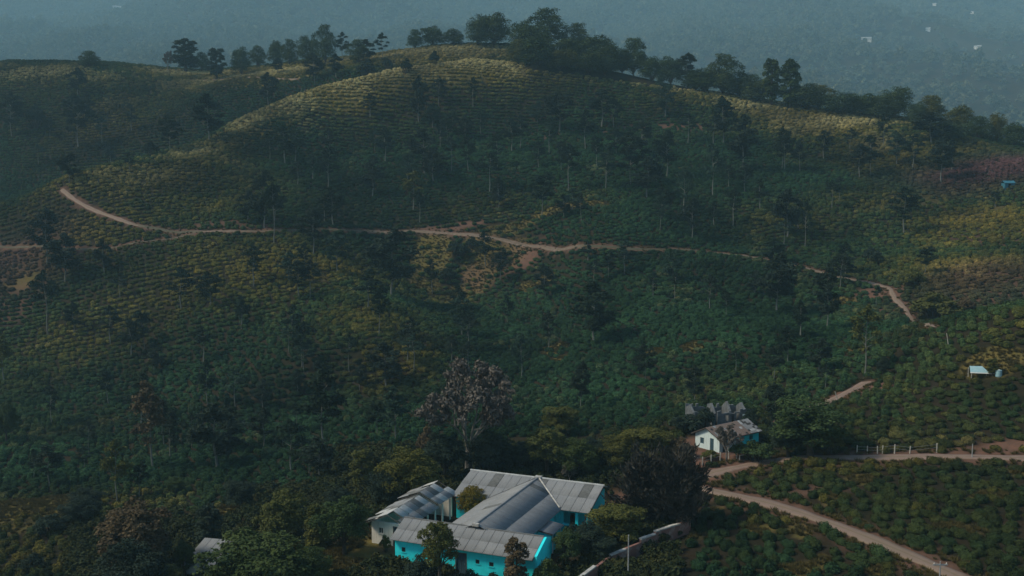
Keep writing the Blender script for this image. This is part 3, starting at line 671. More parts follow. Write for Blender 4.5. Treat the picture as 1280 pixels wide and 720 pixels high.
# trees and shrubs round the buildings, one by one
LB = [
    (1170, 400, 34, 66, 'shrub', 'wide olive brown shrub above the bend of the pinkish track', OL), (1138, 358, 22, 34, 'shrub', 'yellowish shrub on the bank inside the track bend', OL),
    (1205, 392, 20, 30, 'shrub', 'low brown shrub right of the track bend', 'leaf_brown'), (1240, 470, 22, 14, 'column', 'small bushy sapling left of the dry grass by the tin shelter', OL),
    (1090, 330, 20, 26, 'shrub', 'dark shrub on the bank above the right end of track', DK), (560, 352, 18, 22, 'shrub', 'dark shrub beside the red earth scar in the hollow', DK), (590, 310, 14, 18, 'shrub', 'small dark shrub under the track above the earth scar', DK), (572, 322, 20, 30, 'shrub', 'dark leafy shrub left of the dry grass under the track', DK),
    # bottom left clump
    (168, 745, 116, 96, 'round', 'large reddish brown tree in the lower left corner clump', 'leaf_brown'), (165, 770, 96, 92, 'round', 'dark rounded tree in front of the reddish brown tree', DK),
    (203, 712, 52, 26, 'column', 'narrow dark tree just right of the reddish brown tree', DK), (263, 696, 66, 34, 'column', 'almost black columnar tree behind the sheet metal roof', DK),
    (232, 730, 52, 30, 'round', 'small leafy tree touching the left edge of the metal roof', None), (212, 745, 40, 40, 'round', 'low olive bush at the lower edge left of the metal roof', OL),
    (322, 780, 108, 122, 'round', 'large domed grey green tree right of the metal roof', 'leaf_green'), (352, 690, 78, 66, 'round', 'feathery olive tree above the large domed tree', OL), (398, 690, 62, 32, 'column', 'yellow green clumpy tree left of the grassy yard', OL),
    (385, 742, 60, 60, 'round', 'dark broad tree right of the large domed tree', None), (345, 712, 40, 50, 'shrub', 'dark undershrub in the shade above the large domed tree', DK),
    (430, 694, 76, 66, 'round', 'grey green rounded tree left of the tattered shed', None), (425, 650, 40, 40, 'round', 'dark tree behind the grey green tree by the shed', DK), (100, 655, 34, 50, 'round', 'dark bluish bush above the lower left tea rows', DK), (62, 668, 24, 40, 'shrub', 'dark bush at the edge of the lower left meadow', DK), (40, 715, 22, 30, 'shrub', 'dark shrub in the lower left corner tea', DK),
    # behind the bungalow
    (452, 616, 56, 30, 'column', 'upright yellowish tree behind the tattered shed', OL), (510, 632, 72, 74, 'round', 'broad olive tree right behind the tattered shed roof', OL), (480, 640, 50, 40, 'round', 'dark tree between the upright yellowish tree and the shed', DK),
    (586, 596, 148, 134, 'bare', 'tall nearly leafless greyish purple tree behind the bungalow', None), (556, 606, 62, 60, 'round', 'dark leafy tree under the nearly leafless tree', DK), (612, 596, 56, 60, 'round', 'dark green tree right under the nearly leafless tree', DK), (535, 572, 40, 30, 'shrub', 'pale brown shrub left of the nearly leafless tree', 'leaf_brown'),
    (650, 592, 40, 50, 'round', 'dark low tree above the left of the back roof ridge', DK), (684, 596, 62, 62, 'round', 'olive tree behind the junction of the bungalow ridges', OL), (722, 600, 52, 52, 'round', 'dark green tree behind the back roof', None), (700, 545, 38, 44, 'round', 'yellow green tree above the olive trees behind the roof', OL), (740, 592, 44, 44, 'round', 'dark round tree left of the feathery trees', DK), (712, 604, 26, 24, 'bare', 'small grey leafless bush behind the bungalow ridge', None),
    (770, 588, 44, 56, 'round', 'olive topped bush left above the feathery trees', OL), (806, 580, 46, 62, 'round', 'olive domed tree behind the feathery dark trees', OL), (848, 572, 26, 36, 'shrub', 'low olive shrub behind the feathery trees near the white house', 'leaf_brown'),
    (806, 662, 104, 78, 'feather', 'dark feathery tree over the left end of the boundary wall', None), (848, 664, 106, 76, 'feather', 'dark feathery tree on the right beside the road fork', None),
    # round the bungalow
    (768, 686, 56, 66, 'round', 'yellow brown tree behind the street pole by the wall', OL), (734, 704, 50, 50, 'round', 'dark green tree below the verandah of the bungalow', DK), (708, 716, 54, 40, 'round', 'dark tree at the right end of the front wing', None), (684, 742, 46, 44, 'shrub', 'grey green bush at the lower front corner of the bungalow', None), (754, 708, 36, 34, 'round', 'dark tree tucked behind the boundary wall', DK), (720, 676, 22, 30, 'shrub', 'dark shrub against the verandah parapet', DK),
    (550, 738, 88, 50, 'round', 'spreading olive tree in front of the turquoise front wall', OL), (645, 742, 70, 32, 'column', 'slim brownish tree before the right of the front wall', 'leaf_brown'), (586, 735, 22, 30, 'shrub', 'low dark shrub at the foot of the front wall door', DK), (525, 728, 34, 44, 'shrub', 'dark shrub under the spreading olive tree', DK), (618, 748, 30, 36, 'shrub', 'dark shrub at the bottom edge before the front wall', DK),
    (590, 652, 46, 36, 'round', 'orange topped tree growing in the courtyard of the bungalow', YL), (482, 690, 22, 16, 'shrub', 'thin yellowish shrub before the white shed wall', OL),
    # round the white house
    (908, 576, 46, 36, 'bare', 'small purplish brown tree in front of the white house', None), (946, 577, 26, 44, 'shrub', 'green bush at the right end of the white house', None), (968, 556, 78, 42, 'dense', 'tall dark tree right of the roofless ruin', DK), (1012, 572, 72, 88, 'round', 'massive dark green and olive tree right of the white house', 'leaf_green'), (985, 572, 46, 50, 'round', 'dark tree pressed between the bush and the massive tree', DK), (938, 534, 24, 22, 'shrub', 'dark shrub beside the right wall of the ruin', DK), (880, 536, 26, 26, 'shrub', 'dark shrub against the left ruin wall', DK), (856, 540, 22, 40, 'shrub', 'dark low bush left of the ruin', DK), (888, 574, 12, 24, 'shrub', 'low shrub under the gable end of the white cottage', OL), (926, 572, 18, 30, 'shrub', 'green shrub before the turquoise end of the cottage', None), (1040, 568, 30, 30, 'shrub', 'olive shrub at the right foot of the massive tree', OL),
]
for px, py, h, wp, typ, lab, leaf in LB: tree(px, py, h, wp, typ, lab, leaf)
# ==== NEXT ====
# far houses: where they stand (the forest keeps clear of them)
FARH = []
for (px, py, wd) in ((147, 11, 26), (1083, 51, 20), (1160, 38, 9), (1215, 17, 9), (1168, 7, 9), (1222, 61, 14)):
    FARH.append((ground_at(px, py), wd))
# ------------------------------------------------------------------ buildings
def dirtypaint(name, c, dirt=(0.10, 0.09, 0.08), amt=0.5, ground_dirt=True):
    m, t, b = newmat(name); b.inputs['Roughness'].default_value = 0.75
    n1 = noise(t, 1.3, 6, 0.7); tc = N(t, 'ShaderNodeTexCoord'); mp = N(t, 'ShaderNodeMapping'); mp.inputs['Scale'].default_value = (3, 3, 0.35)
    t.links.new(tc.outputs['Object'], mp.inputs[0]); n2 = noise(t, 1.6, 5, 0.7, vec=mp.outputs[0])
    col = mixc(t, ramp(t, n1, 0.5, 0.85), c, tuple(0.75 * x for x in c))
    mul = N(t, 'ShaderNodeMath', operation='MULTIPLY'); mul.inputs[1].default_value = amt; t.links.new(ramp(t, n2, 0.5, 0.8), mul.inputs[0])
    col = mixc(t, mul.outputs[0], col, dirt)
    t.links.new(col, b.inputs['Base Color']); bump(t, b, n1, 0.15, 0.02); return m
M['turq'] = dirtypaint('turquoise limewash', (0.02, 0.72, 0.80), (0.02, 0.36, 0.42), 0.4)
M['turq_dark'] = dirtypaint('deep blue plinth paint', (0.02, 0.14, 0.18), (0.02, 0.05, 0.06), 0.6)
M['white'] = dirtypaint('stained whitewash', (0.62, 0.60, 0.56), (0.25, 0.19, 0.15), 0.7)
M['whiteblue'] = dirtypaint('pale blue whitewash', (0.50, 0.60, 0.62), (0.25, 0.24, 0.22), 0.6)
M['dark'] = plainmat('dark interior', (0.012, 0.014, 0.016), (0.02, 0.02, 0.02))
M['frame'] = plainmat('weathered wood frame', (0.10, 0.09, 0.085), (0.05, 0.045, 0.04))
M['doorp'] = plainmat('dark blue door paint', (0.03, 0.07, 0.10), (0.02, 0.04, 0.05))
mm, tt, bb2 = newmat('window glass'); bb2.inputs['Base Color'].default_value = (0.02, 0.03, 0.035, 1); bb2.inputs['Roughness'].default_value = 0.15; bb2.inputs['Specular IOR Level'].default_value = 0.5; M['glass'] = mm
# corrugated cement sheet: per-sheet tone, streaks down the slope, lichen
m, t, b = newmat('weathered corrugated sheet'); oi = N(t, 'ShaderNodeObjectInfo'); tc = N(t, 'ShaderNodeTexCoord')
mp = N(t, 'ShaderNodeMapping'); mp.inputs['Scale'].default_value = (6, 0.5, 1); t.links.new(tc.outputs['Object'], mp.inputs[0])
n1 = noise(t, 2.2, 6, 0.75, vec=mp.outputs[0]); g = N(t, 'ShaderNodeNewGeometry'); n2 = noise(t, 0.45, 5, 0.7, vec=g.outputs['Position'])
col = mixc(t, oi.outputs['Random'], (0.175, 0.186, 0.20), (0.205, 0.215, 0.23))
col = mixc(t, ramp(t, n1, 0.45, 0.75), col, (0.115, 0.12, 0.13)); col = mixc(t, ramp(t, n2, 0.5, 0.8), col, (0.24, 0.25, 0.26)); 
t.links.new(col, b.inputs['Base Color']); b.inputs['Roughness'].default_value = 0.85; M['sheet'] = m
M['sheet_white'] = plainmat('bleached sheet', (0.40, 0.42, 0.43), (0.24, 0.25, 0.26), 2)
M['sheet_dark'] = plainmat('mossy dark sheet', (0.12, 0.125, 0.13), (0.07, 0.075, 0.075), 2)
M['mortar'] = plainmat('pale mortar', (0.42, 0.42, 0.41), (0.2, 0.19, 0.18), 2)
M['roofslab'] = plainmat('roof boards', (0.05, 0.048, 0.045), (0.03, 0.03, 0.03))
M['tile'] = plainmat('old clay tiles', (0.20, 0.145, 0.125), (0.12, 0.095, 0.085), 2.5)
M['stone'] = plainmat('bare grey stone', (0.12, 0.132, 0.145), (0.06, 0.065, 0.07), 1.6, bmp=0.8)
M['redwall'] = plainmat('red brown plaster', (0.19, 0.095, 0.08), (0.30, 0.25, 0.22), 1.1, bmp=0.4, lo=0.5, hi=0.72)
M['metal'] = plainmat('galvanised metal', (0.30, 0.31, 0.32), (0.2, 0.2, 0.2), 6, rough=0.5)
M['wood_post'] = plainmat('pale wooden post', (0.46, 0.44, 0.40), (0.26, 0.24, 0.21), 5)
M['bluetin'] = plainmat('pale blue tin', (0.20, 0.36, 0.41), (0.30, 0.42, 0.46), 2)
M['bluetarp'] = plainmat('bright blue tarpaulin', (0.03, 0.14, 0.20), (0.02, 0.09, 0.14), 2)

_sheetcache = {}
def sheet_mesh(L, Wd, waves=6, amp=0.024):
    key = (round(L, 2), round(Wd, 2), waves)
    if key not in _sheetcache:
        n = waves * 2; V = []; F = []
        for i in range(n + 1):
            x = -Wd / 2 + Wd * i / n; zz = amp if i % 2 else -amp
            V += [(x, 0, zz), (x, -L, zz)]
        F = [(2 * i, 2 * i + 1, 2 * i + 3, 2 * i + 2) for i in range(n)]
        # rolled lower lip gives the overlap a visible edge
        k = len(V)
        for i in range(n + 1): V.append((V[2 * i][0], -L, V[2 * i][2] - 0.035))
        F += [(2 * i + 1, k + i, k + i + 1, 2 * i + 3) for i in range(n)]
        _sheetcache[key] = fastmesh('roof_sheet', V, np.array(F), [M['sheet']])
    return _sheetcache[key]

def lay_sheets(parent, ridge0, ridge1, down, rows=2, lift=0.07, wmax=1.02, skip=(), special=None, rng=random, mess=0.0):
    """sheets hung side by side from ridge0 to ridge1 and running along the vector down; every sheet is a part"""
    r0, r1, dn = Vector(ridge0), Vector(ridge1), Vector(down); ax = r1 - r0; n = max(1, round(ax.length / wmax)); wd = ax.length / n
    xa = ax.normalized(); ya = -dn.normalized(); za = xa.cross(ya)
    if za.z < 0: xa = -xa; za = -za
    L = dn.length / rows; R3 = Matrix((xa, ya, za)).transposed()
    for c_ in range(n):
        for r_ in range(rows):
            if (c_, r_) in skip: continue
            o = bpy.data.objects.new('roof_sheet', sheet_mesh(L + 0.1, wd * 0.97)); link(o, parent)
            p = r0 + ax * ((c_ + 0.5) / n) + dn * (r_ / rows) + za * (lift + 0.03 * (rows - r_) + 0.004 * (c_ % 2))
            rot_ = R3.to_euler(); o.location = p; o.rotation_euler = rot_
            o.rotation_euler.z += rng.uniform(-0.006, 0.006) + (rng.uniform(-1, 1) * mess * 0.12)
            if mess: o.rotation_euler.x += rng.uniform(-1, 1) * mess * 0.05
            k = (special or {}).get((c_, r_))
            if k: o.material_slots[0].link = 'OBJECT'; o.material_slots[0].material = M[k]

def wall_x(mb, x0, x1, y, th, z0, z1, z1b=None, op=()):
    """wall along x at y..y+th with openings (xa, xb, za, zb)"""
    z1b = z1 if z1b is None else z1b; top = lambda x: z1 + (z1b - z1) * (x - x0) / (x1 - x0)
    xs = sorted(set([x0, x1] + [v for o in op for v in o[:2]]))
    for a, b_ in zip(xs[:-1], xs[1:]):
        h = [o for o in op if o[0] <= a + 1e-6 and o[1] >= b_ - 1e-6]
        if h:
            if h[0][2] > z0 + 0.01: mb.box(a, b_, y, y + th, z0, h[0][2])
            mb.box(a, b_, y, y + th, h[0][3], top(a), top(b_))
        else: mb.box(a, b_, y, y + th, z0, top(a), top(b_))
def wall_y(mb, y0, y1, x, th, z0, z1, z1b=None, op=()):
    z1b = z1 if z1b is None else z1b; top = lambda v: z1 + (z1b - z1) * (v - y0) / (y1 - y0)
    ys = sorted(set([y0, y1] + [v for o in op for v in o[:2]]))
    for a, b_ in zip(ys[:-1], ys[1:]):
        h = [o for o in op if o[0] <= a + 1e-6 and o[1] >= b_ - 1e-6]
        if h:
            if h[0][2] > z0 + 0.01: mb.box(x, x + th, a, b_, z0, h[0][2])
            mb.ybox(x, x + th, a, b_, h[0][3], top(a), top(b_))
        else: mb.ybox(x, x + th, a, b_, z0, top(a), top(b_))
def window_x(parent, xa, xb, y, za, zb, bars=1, mat='frame'):
    """framed glazed window in a wall along x; y is the outer face, looking towards -y"""
    f = MB(); e = 0.05
    f.box(xa, xb, y + 0.04, y + 0.12, za, za + e); f.box(xa, xb, y + 0.04, y + 0.12, zb - e, zb); f.box(xa, xa + e, y + 0.04, y + 0.12, za + e, zb - e); f.box(xb - e, xb, y + 0.04, y + 0.12, za + e, zb - e)
    for i in range(bars): xm = xa + (xb - xa) * (i + 1) / (bars + 1); f.box(xm - 0.02, xm + 0.02, y + 0.045, y + 0.115, za + e, zb - e)
    wn = f.build('window', M[mat], parent); p = MB(); p.box(xa + e, xb - e, y + 0.07, y + 0.085, za + e, zb - e); p.build('pane', M['glass'], wn)
    s = MB(); s.box(xa - 0.08, xb + 0.08, y - 0.06, y + 0.03, za - 0.07, za); s.build('sill', M['turq'] if mat == 'frame' else M['white'], wn)
    return wn
def window_y(parent, ya, yb, x, za, zb, mat='frame', sill='turq'):
    """the same in a wall along y; x is the outer face, looking towards +x"""
    f = MB(); e = 0.05
    f.box(x - 0.12, x - 0.04, ya, yb, za, za + e); f.box(x - 0.12, x - 0.04, ya, yb, zb - e, zb); f.box(x - 0.12, x - 0.04, ya, ya + e, za + e, zb - e); f.box(x - 0.12, x - 0.04, yb - e, yb, za + e, zb - e)
    f.box(x - 0.115, x - 0.045, (ya + yb) / 2 - 0.02, (ya + yb) / 2 + 0.02, za + e, zb - e)
    wn = f.build('window', M[mat], parent); p = MB(); p.box(x - 0.085, x - 0.07, ya + e, yb - e, za + e, zb - e); p.build('pane', M['glass'], wn)
    s = MB(); s.box(x - 0.03, x + 0.06, ya - 0.08, yb + 0.08, za - 0.07, za); s.build('sill', M[sill], wn)
    return wn
def door_x(parent, xa, xb, y, za, zb, mat='doorp'):
    d = MB(); n = 4
    for i in range(n):
        u0 = xa + (xb - xa) * i / n; u1 = xa + (xb - xa) * (i + 1) / n; d.box(u0 + 0.01, u1 - 0.01, y + 0.08, y + 0.13, za, zb)
    d.box(xa, xb, y + 0.131, y + 0.15, za, zb)
    do = d.build('door', M[mat], parent); f = MB(); f.box(xa - 0.08, xa, y - 0.03, y + 0.08, za, zb + 0.08); f.box(xb, xb + 0.08, y - 0.03, y + 0.08, za, zb + 0.08); f.box(xa, xb, y - 0.03, y + 0.08, zb, zb + 0.08)
    f.build('door_frame', M['frame'], do); h = MB(); h.tube([(xb - 0.15, y + 0.06, za + 0.95), (xb - 0.15, y + 0.06, za + 1.1)], [0.02, 0.02], 6); h.build('handle', M['metal'], do)
    return do

# --- the turquoise bungalow; local x runs along the wings, local y away from the viewer (y = -b of the survey)
EV, RD, FR = 2.5, 3.9, 3.6
bun = empty('bungalow', (BO[0], BO[1], 0), BA)
tag(bun, 'turquoise bungalow with grey corrugated roofs in three joined wings', 'house')
sl = lambda a: [(x, -y, zz) for x, y, zz in a]
# rear wing: a -8..7.4, ridge b=0, front eave b=4.9, rear eave b=-1.4
w_ = MB(); wall_x(w_, -7.7, 7.1, -4.45, 0.22, -0.4, 2.45, op=[(4.45, 5.72, 0.95, 2.2), (6.0, 6.9, 0.95, 2.2), (-6.6, -5.8, 0.9, 2.0), (-5.0, -4.2, 0.9, 2.0)])
wall_x(w_, -7.7, 7.1, 1.0, 0.22, -0.4, 3.3)
for x in (-7.7, 6.88):
    wall_y(w_, -4.23, 0, x, 0.22, -0.4, 2.58, 3.72, op=[(-2.9, -2.1, 1.0, 2.1)] if x > 0 else ()); wall_y(w_, 0, 1.0, x, 0.22, -0.4, 3.72, 3.35)
rear = w_.build('wall', M['turq'], bun)
window_y(bun, -2.9, -2.1, 7.1, 1.0, 2.1); window_x(bun, -6.6, -5.8, -4.45, 0.9, 2.0); window_x(bun, -5.0, -4.2, -4.45, 0.9, 2.0)
# back wall of the verandah with its inner windows
v_ = MB(); wall_x(v_, 4.0, 6.88, -2.9, 0.15, 0, 2.9, op=[(6.2, 6.75, 1.0, 2.0), (4.6, 5.3, 0.02, 2.0)]); v_.build('verandah_wall', M['turq'], bun); window_x(bun, 6.2, 6.75, -2.9, 1.0, 2.0, mat='white')
p_ = MB(); p_.box(4.35, 7.2, -4.75, -4.46, 0.85, 0.97); p_.build('parapet_coping', M['turq'], bun)
def roofpart(P, sheets, mat='roofslab', name='roof'):
    q = MB()
    for poly in P: q.slab([Vector(v) for v in poly], 0.06)
    ro = q.build(name, M[mat], bun)
    for s in sheets: lay_sheets(ro, *s[0], **s[1])
    return ro
rng2 = random.Random(5)
def spec(n, rows, kd=0.03, kw=0.0):
    d = {}
    for i in range(n):
        for j in range(rows):
            u = rng2.random(); 
            if u < kd: d[(i, j)] = 'sheet_dark'
            elif u < kd + kw: d[(i, j)] = 'sheet_white'
    return d
r1 = roofpart([[(-8, -4.9, EV), (7.4, -4.9, EV), (7.4, 0, RD), (-8, 0, RD)], [(-8, 0.002, RD), (7.4, 0.002, RD), (7.4, 1.4, 3.38), (-8, 1.4, 3.38)]],
     [(((-8, 0, RD), (7.4, 0, RD), (0, -4.95, EV - RD)), dict(rows=2, special=spec(15, 2))), (((-8, 0, RD), (7.4, 0, RD), (0, 1.45, -0.54)), dict(rows=1))])
c_ = MB(); c_.tube([(-8.05, 0, RD + 0.12), (7.45, 0, RD + 0.12)], [0.12, 0.12], 8); c_.build('ridge_cap', M['sheet_white'], r1)
# middle wing: ridge a=0 from b=0 to 16.4, eaves a=-3.9 / 4.2
w_ = MB(); wall_y(w_, -16.0, -4.45, 3.75, 0.22, -0.4, 2.5, op=[(-5.9, -5.3, 0.0, 2.0), (-7.3, -6.6, 0.9, 1.9), (-10.6, -9.9, 0.9, 1.9), (-9.4, -8.7, 0.9, 1.9)]); w_.build('wall', M['turq'], bun); w_ = MB(); wall_y(w_, -16.0, -4.45, -3.6, 0.22, -0.4, 2.5, op=[(-8, -7.2, 0.9, 1.9), (-11, -10.2, 0.9, 1.9)])
w_.build('wall', M['turq'], bun)
for a, b_ in ((-7.3, -6.6), (-10.6, -9.9), (-9.4, -8.7)): window_y(bun, a, b_, 3.97, 0.9, 1.9)
r2 = roofpart([[(-3.95, -16.45, EV), (0, -16.45, RD + 0.05), (0, 0, RD + 0.05), (-3.95, 0, EV)], [(0.002, -16.45, RD + 0.05), (4.25, -16.45, EV), (4.25, 0, EV), (0.002, 0, RD + 0.05)]],
     [(((0, 0, RD + 0.05), (0, -16.45, RD + 0.05), (-4.0, 0, EV - RD - 0.05)), dict(rows=2, special=spec(16, 2))), (((0, 0, RD + 0.05), (0, -16.45, RD + 0.05), (4.3, 0, EV - RD - 0.05)), dict(rows=2, special=spec(16, 2)))])
c_ = MB(); c_.tube([(0, 0.1, RD + 0.18), (0, -16.5, RD + 0.18)], [0.12, 0.12], 8); c_.build('ridge_cap', M['sheet'], r2)
v_ = MB(); v_.tube([(0.25, -0.3, RD + 0.14), (4.2, -4.85, EV + 0.18)], [0.1, 0.1], 6); v_.build('valley_gutter', M['mortar'], r2)
v_ = MB(); v_.tube([(-0.25, -0.3, RD + 0.12), (-3.9, -4.85, EV + 0.14)], [0.07, 0.07], 6); v_.build('valley_gutter', M['sheet_dark'], r2)
v_ = MB(); v_.box(-0.35, 0.35, -0.3, 0.3, RD + 0.05, RD + 0.3); v_.build('ridge_joint', M['mortar'], r2)
v_ = MB(); v_.box(-0.3, 0.35, -16.6, -16.25, RD + 0.02, RD + 0.28); v_.build('ridge_joint', M['mortar'], r2)
# front wing: a -7.6..7, ridge b=16.2, front eave b=19.1
fo = [(-6.6, -6.2, 1.3, 1.75), (-0.95, 0.05, 0.0, 2.0), (1.0, 1.4, 1.25, 1.65), (2.35, 2.8, 1.2, 1.6), (-3.6, -3.1, 1.25, 1.7), (4.2, 4.7, 1.2, 1.65)]
w_ = MB(); wall_x(w_, -7.3, 6.7, -18.7, 0.22, -0.5, 2.5, op=fo); wall_x(w_, -7.3, 6.7, -15.4, 0.22, -0.4, 3.15)
wall_y(w_, -18.48, -16.2, -7.3, 0.22, -0.5, 2.65, 3.45); wall_y(w_, -16.2, -15.4, -7.3, 0.22, -0.5, 3.45, 3.15)
# right gable stands a little above the roof
wall_y(w_, -18.7, -16.2, 6.75, 0.24, -0.5, 2.75, 3.72); wall_y(w_, -16.2, -15.1, 6.75, 0.24, -0.5, 3.72, 3.3)
w_.build('wall', M['turq'], bun)
for i, o_ in enumerate(fo):
    if i == 1: door_x(bun, o_[0], o_[1], -18.7, 0.0, 2.0)
    else: window_x(bun, *o_[:2], -18.7, *o_[2:], bars=0)
pl = MB(); pl.box(-7.36, -1.05, -18.78, -18.71, -0.5, 0.25); pl.box(0.15, 6.74, -18.78, -18.71, -0.5, 0.25); pl.build('plinth', M['turq_dark'], bun)
st = MB(); st.box(-1.15, 0.25, -19.4, -18.79, -0.5, -0.02); st.build('step', M['mortar'], bun)
r3 = roofpart([[(-7.6, -19.1, EV), (6.74, -19.1, EV), (6.74, -16.2, FR), (-7.6, -16.2, FR)], [(-7.6, -16.198, FR), (6.74, -16.198, FR), (6.74, -15.1, 3.18), (-7.6, -15.1, 3.18)]],
     [(((-7.6, -16.2, FR), (6.74, -16.2, FR), (0, -2.95, EV - FR)), dict(rows=2, special=spec(14, 2), wmax=0.98)), (((-7.6, -16.2, FR), (6.74, -16.2, FR), (0, 1.15, -0.44)), dict(rows=1))])
c_ = MB(); c_.tube([(-7.65, -16.2, FR + 0.12), (6.74, -16.2, FR + 0.12)], [0.1, 0.1], 8); c_.build('ridge_cap', M['sheet_dark'], r3)
# lean-to porch on the right of the middle wing
q = MB(); q.slab([(3.4, -11.0, 2.35), (5.6, -11.0, 2.02), (5.6, -7.9, 2.02), (3.4, -7.9, 2.35)], 0.05); po = q.build('porch_roof', M['roofslab'], bun)
lay_sheets(po, (3.4, -7.9, 2.35), (3.4, -11.0, 2.35), (2.25, 0, -0.34), rows=1)
q = MB(); wall_x(q, 4.0, 5.4, -10.8, 0.15, -0.4, 2.2, 2.0, op=[(4.3, 4.7, 0.9, 1.8)]); wall_y(q, -10.65, -8.1, 5.25, 0.15, -0.4, 2.0, op=[(-10, -9.3, 0.9, 1.7)]); q.build('porch_wall', M['turq'], bun); window_x(bun, 4.3, 4.7, -10.8, 0.9, 1.8, mat='white')
for y in (-8.3, -10.5):
    q = MB(); q.tube([(5.5, y, -0.3), (5.5, y, 2.0)], [0.05, 0.05], 6); q.build('porch_post', M['white'], bun)

# --- tattered shed left of the bungalow
shd = empty('shed', (BO[0], BO[1], 0), BA); tag(shd, 'dilapidated white shed with tattered sheet roof, left of the turquoise bungalow', 'shed')
SR, SE = 3.35, 2.35; rx_ = -10.0
w_ = MB(); wall_x(w_, -12.2, -8.5, -14.6, 0.2, -0.4, 2.3, op=[(-9.7, -9.1, 0.0, 1.95), (-11.4, -10.9, 1.1, 1.7)]); wall_x(w_, -12.2, -8.3, -4.4, 0.2, -0.4, 2.3); wall_y(w_, -14.4, -4.4, -12.2, 0.2, -0.4, 2.3);
w_.build('wall', M['white'], shd); door_x(shd, -9.7, -9.1, -14.6, 0.0, 1.95); window_x(shd, -11.4, -10.9, -14.6, 1.1, 1.7, bars=1, mat='white')
for y in (-5.2, -7.0, -8.7, -10.4, -12.2):
    q = MB(); q.tube([(-8.1, y, -0.3), (-8.1, y, 2.25)], [0.11, 0.10], 8); q.build('pillar', M['white'], shd)
def shedroof(y0, y1, dz, skipL, skipR, spL, spR, mess):
    q = MB(); 
    for y in np.arange(y0, y1 + 0.01, (y1 - y0) / 6):
        q.tube([(-12.5, y, SE + dz - 0.12), (rx_, y, SR + dz - 0.08), (-7.9, y, SE + dz - 0.12)], [0.05, 0.05, 0.05], 4)
    for xx, zz in ((-12.2, SE), (-11.1, (SE + SR) / 2), (-9.0, (SE + SR) / 2), (-8.1, SE)): q.tube([(xx, y0, zz + dz - 0.02), (xx, y1, zz + dz - 0.02)], [0.04, 0.04], 4)
    ro = q.build('roof', M['frame'], shd)
    lay_sheets(ro, (rx_, y1, SR + dz), (rx_, y0, SR + dz), (-2.6, 0, SE - SR), rows=2, skip=skipL, special=spL, rng=rng2, mess=mess, lift=0.02)
    lay_sheets(ro, (rx_, y1, SR + dz), (rx_, y0, SR + dz), (2.2, 0, SE - SR), rows=2, skip=skipR, special=spR, rng=rng2, mess=mess, lift=0.02)
    return ro
W_, K_ = 'sheet_white', 'sheet_dark'
shedroof(-15.2, -8.6, 0.0, [(6, 1), (4, 1)], [(5, 0)], {(4, 0): W_, (5, 0): W_, (3, 0): K_, (2, 1): K_, (0, 0): K_, (5, 1): K_, (3, 1): W_}, {(0, 0): W_, (3, 0): W_, (4, 0): W_, (2, 1): K_, (1, 0): K_, (5, 1): K_}, 0.4)
shedroof(-8.4, -4.0, 0.28, [(1, 0)], [(0, 0)], {(0, 0): W_, (2, 1): K_, (3, 0): K_}, {(1, 0): W_, (2, 0): K_, (2, 1): W_, (0, 1): W_}, 0.4)

# --- boundary wall beside the lane, built in stepped bays
wp = [ground_at(724, 742), ground_at(762, 712), ground_at(800, 694), ground_at(836, 676), ground_at(862, 666)]
bw = empty('boundary_wall', tuple(wp[0])); tag(bw, 'long red brown boundary wall with white coping beside the feathery trees', 'wall'); o0 = Vector(wp[0])
for a, b_ in zip(wp[:-1], wp[1:]):
    nn = max(2, int(np.linalg.norm(b_ - a) / 2.2))
    for i in range(nn):
        p = Vector(a + (b_ - a) * i / nn) - o0; q_ = Vector(a + (b_ - a) * (i + 1) / nn) - o0
        d = (q_ - p); d.z = 0; nrm = Vector((-d.y, d.x, 0)).normalized() * 0.13; zt = min(float(gz(p.x + o0.x, p.y + o0.y)), float(gz(q_.x + o0.x, q_.y + o0.y))) - o0.z
        ztop = random.uniform(-0.12, 0.08) + max(float(gz(p.x + o0.x, p.y + o0.y)), float(gz(q_.x + o0.x, q_.y + o0.y))) - o0.z + 1.35
        def bay(name, mat, z0, z1, k, ex=0.0):
            m_ = MB(); c4 = [p + nrm * k, q_ + nrm * k, q_ - nrm * k, p - nrm * k]
            m_.v = [(v.x, v.y, z0) for v in c4] + [(v.x, v.y, z1) for v in c4]; m_.f = [(3, 2, 1, 0), (4, 5, 6, 7), (0, 1, 5, 4), (1, 2, 6, 5), (2, 3, 7, 6), (3, 0, 4, 7)]
            return m_.build(name, M[mat], bw)
        bay('wall_panel', 'redwall' , zt - 0.5, ztop, 1.0); 
        if i != 1 or a is wp[2]: bay('coping', 'mortar', ztop + 0.003, ztop + 0.13, 1.35)

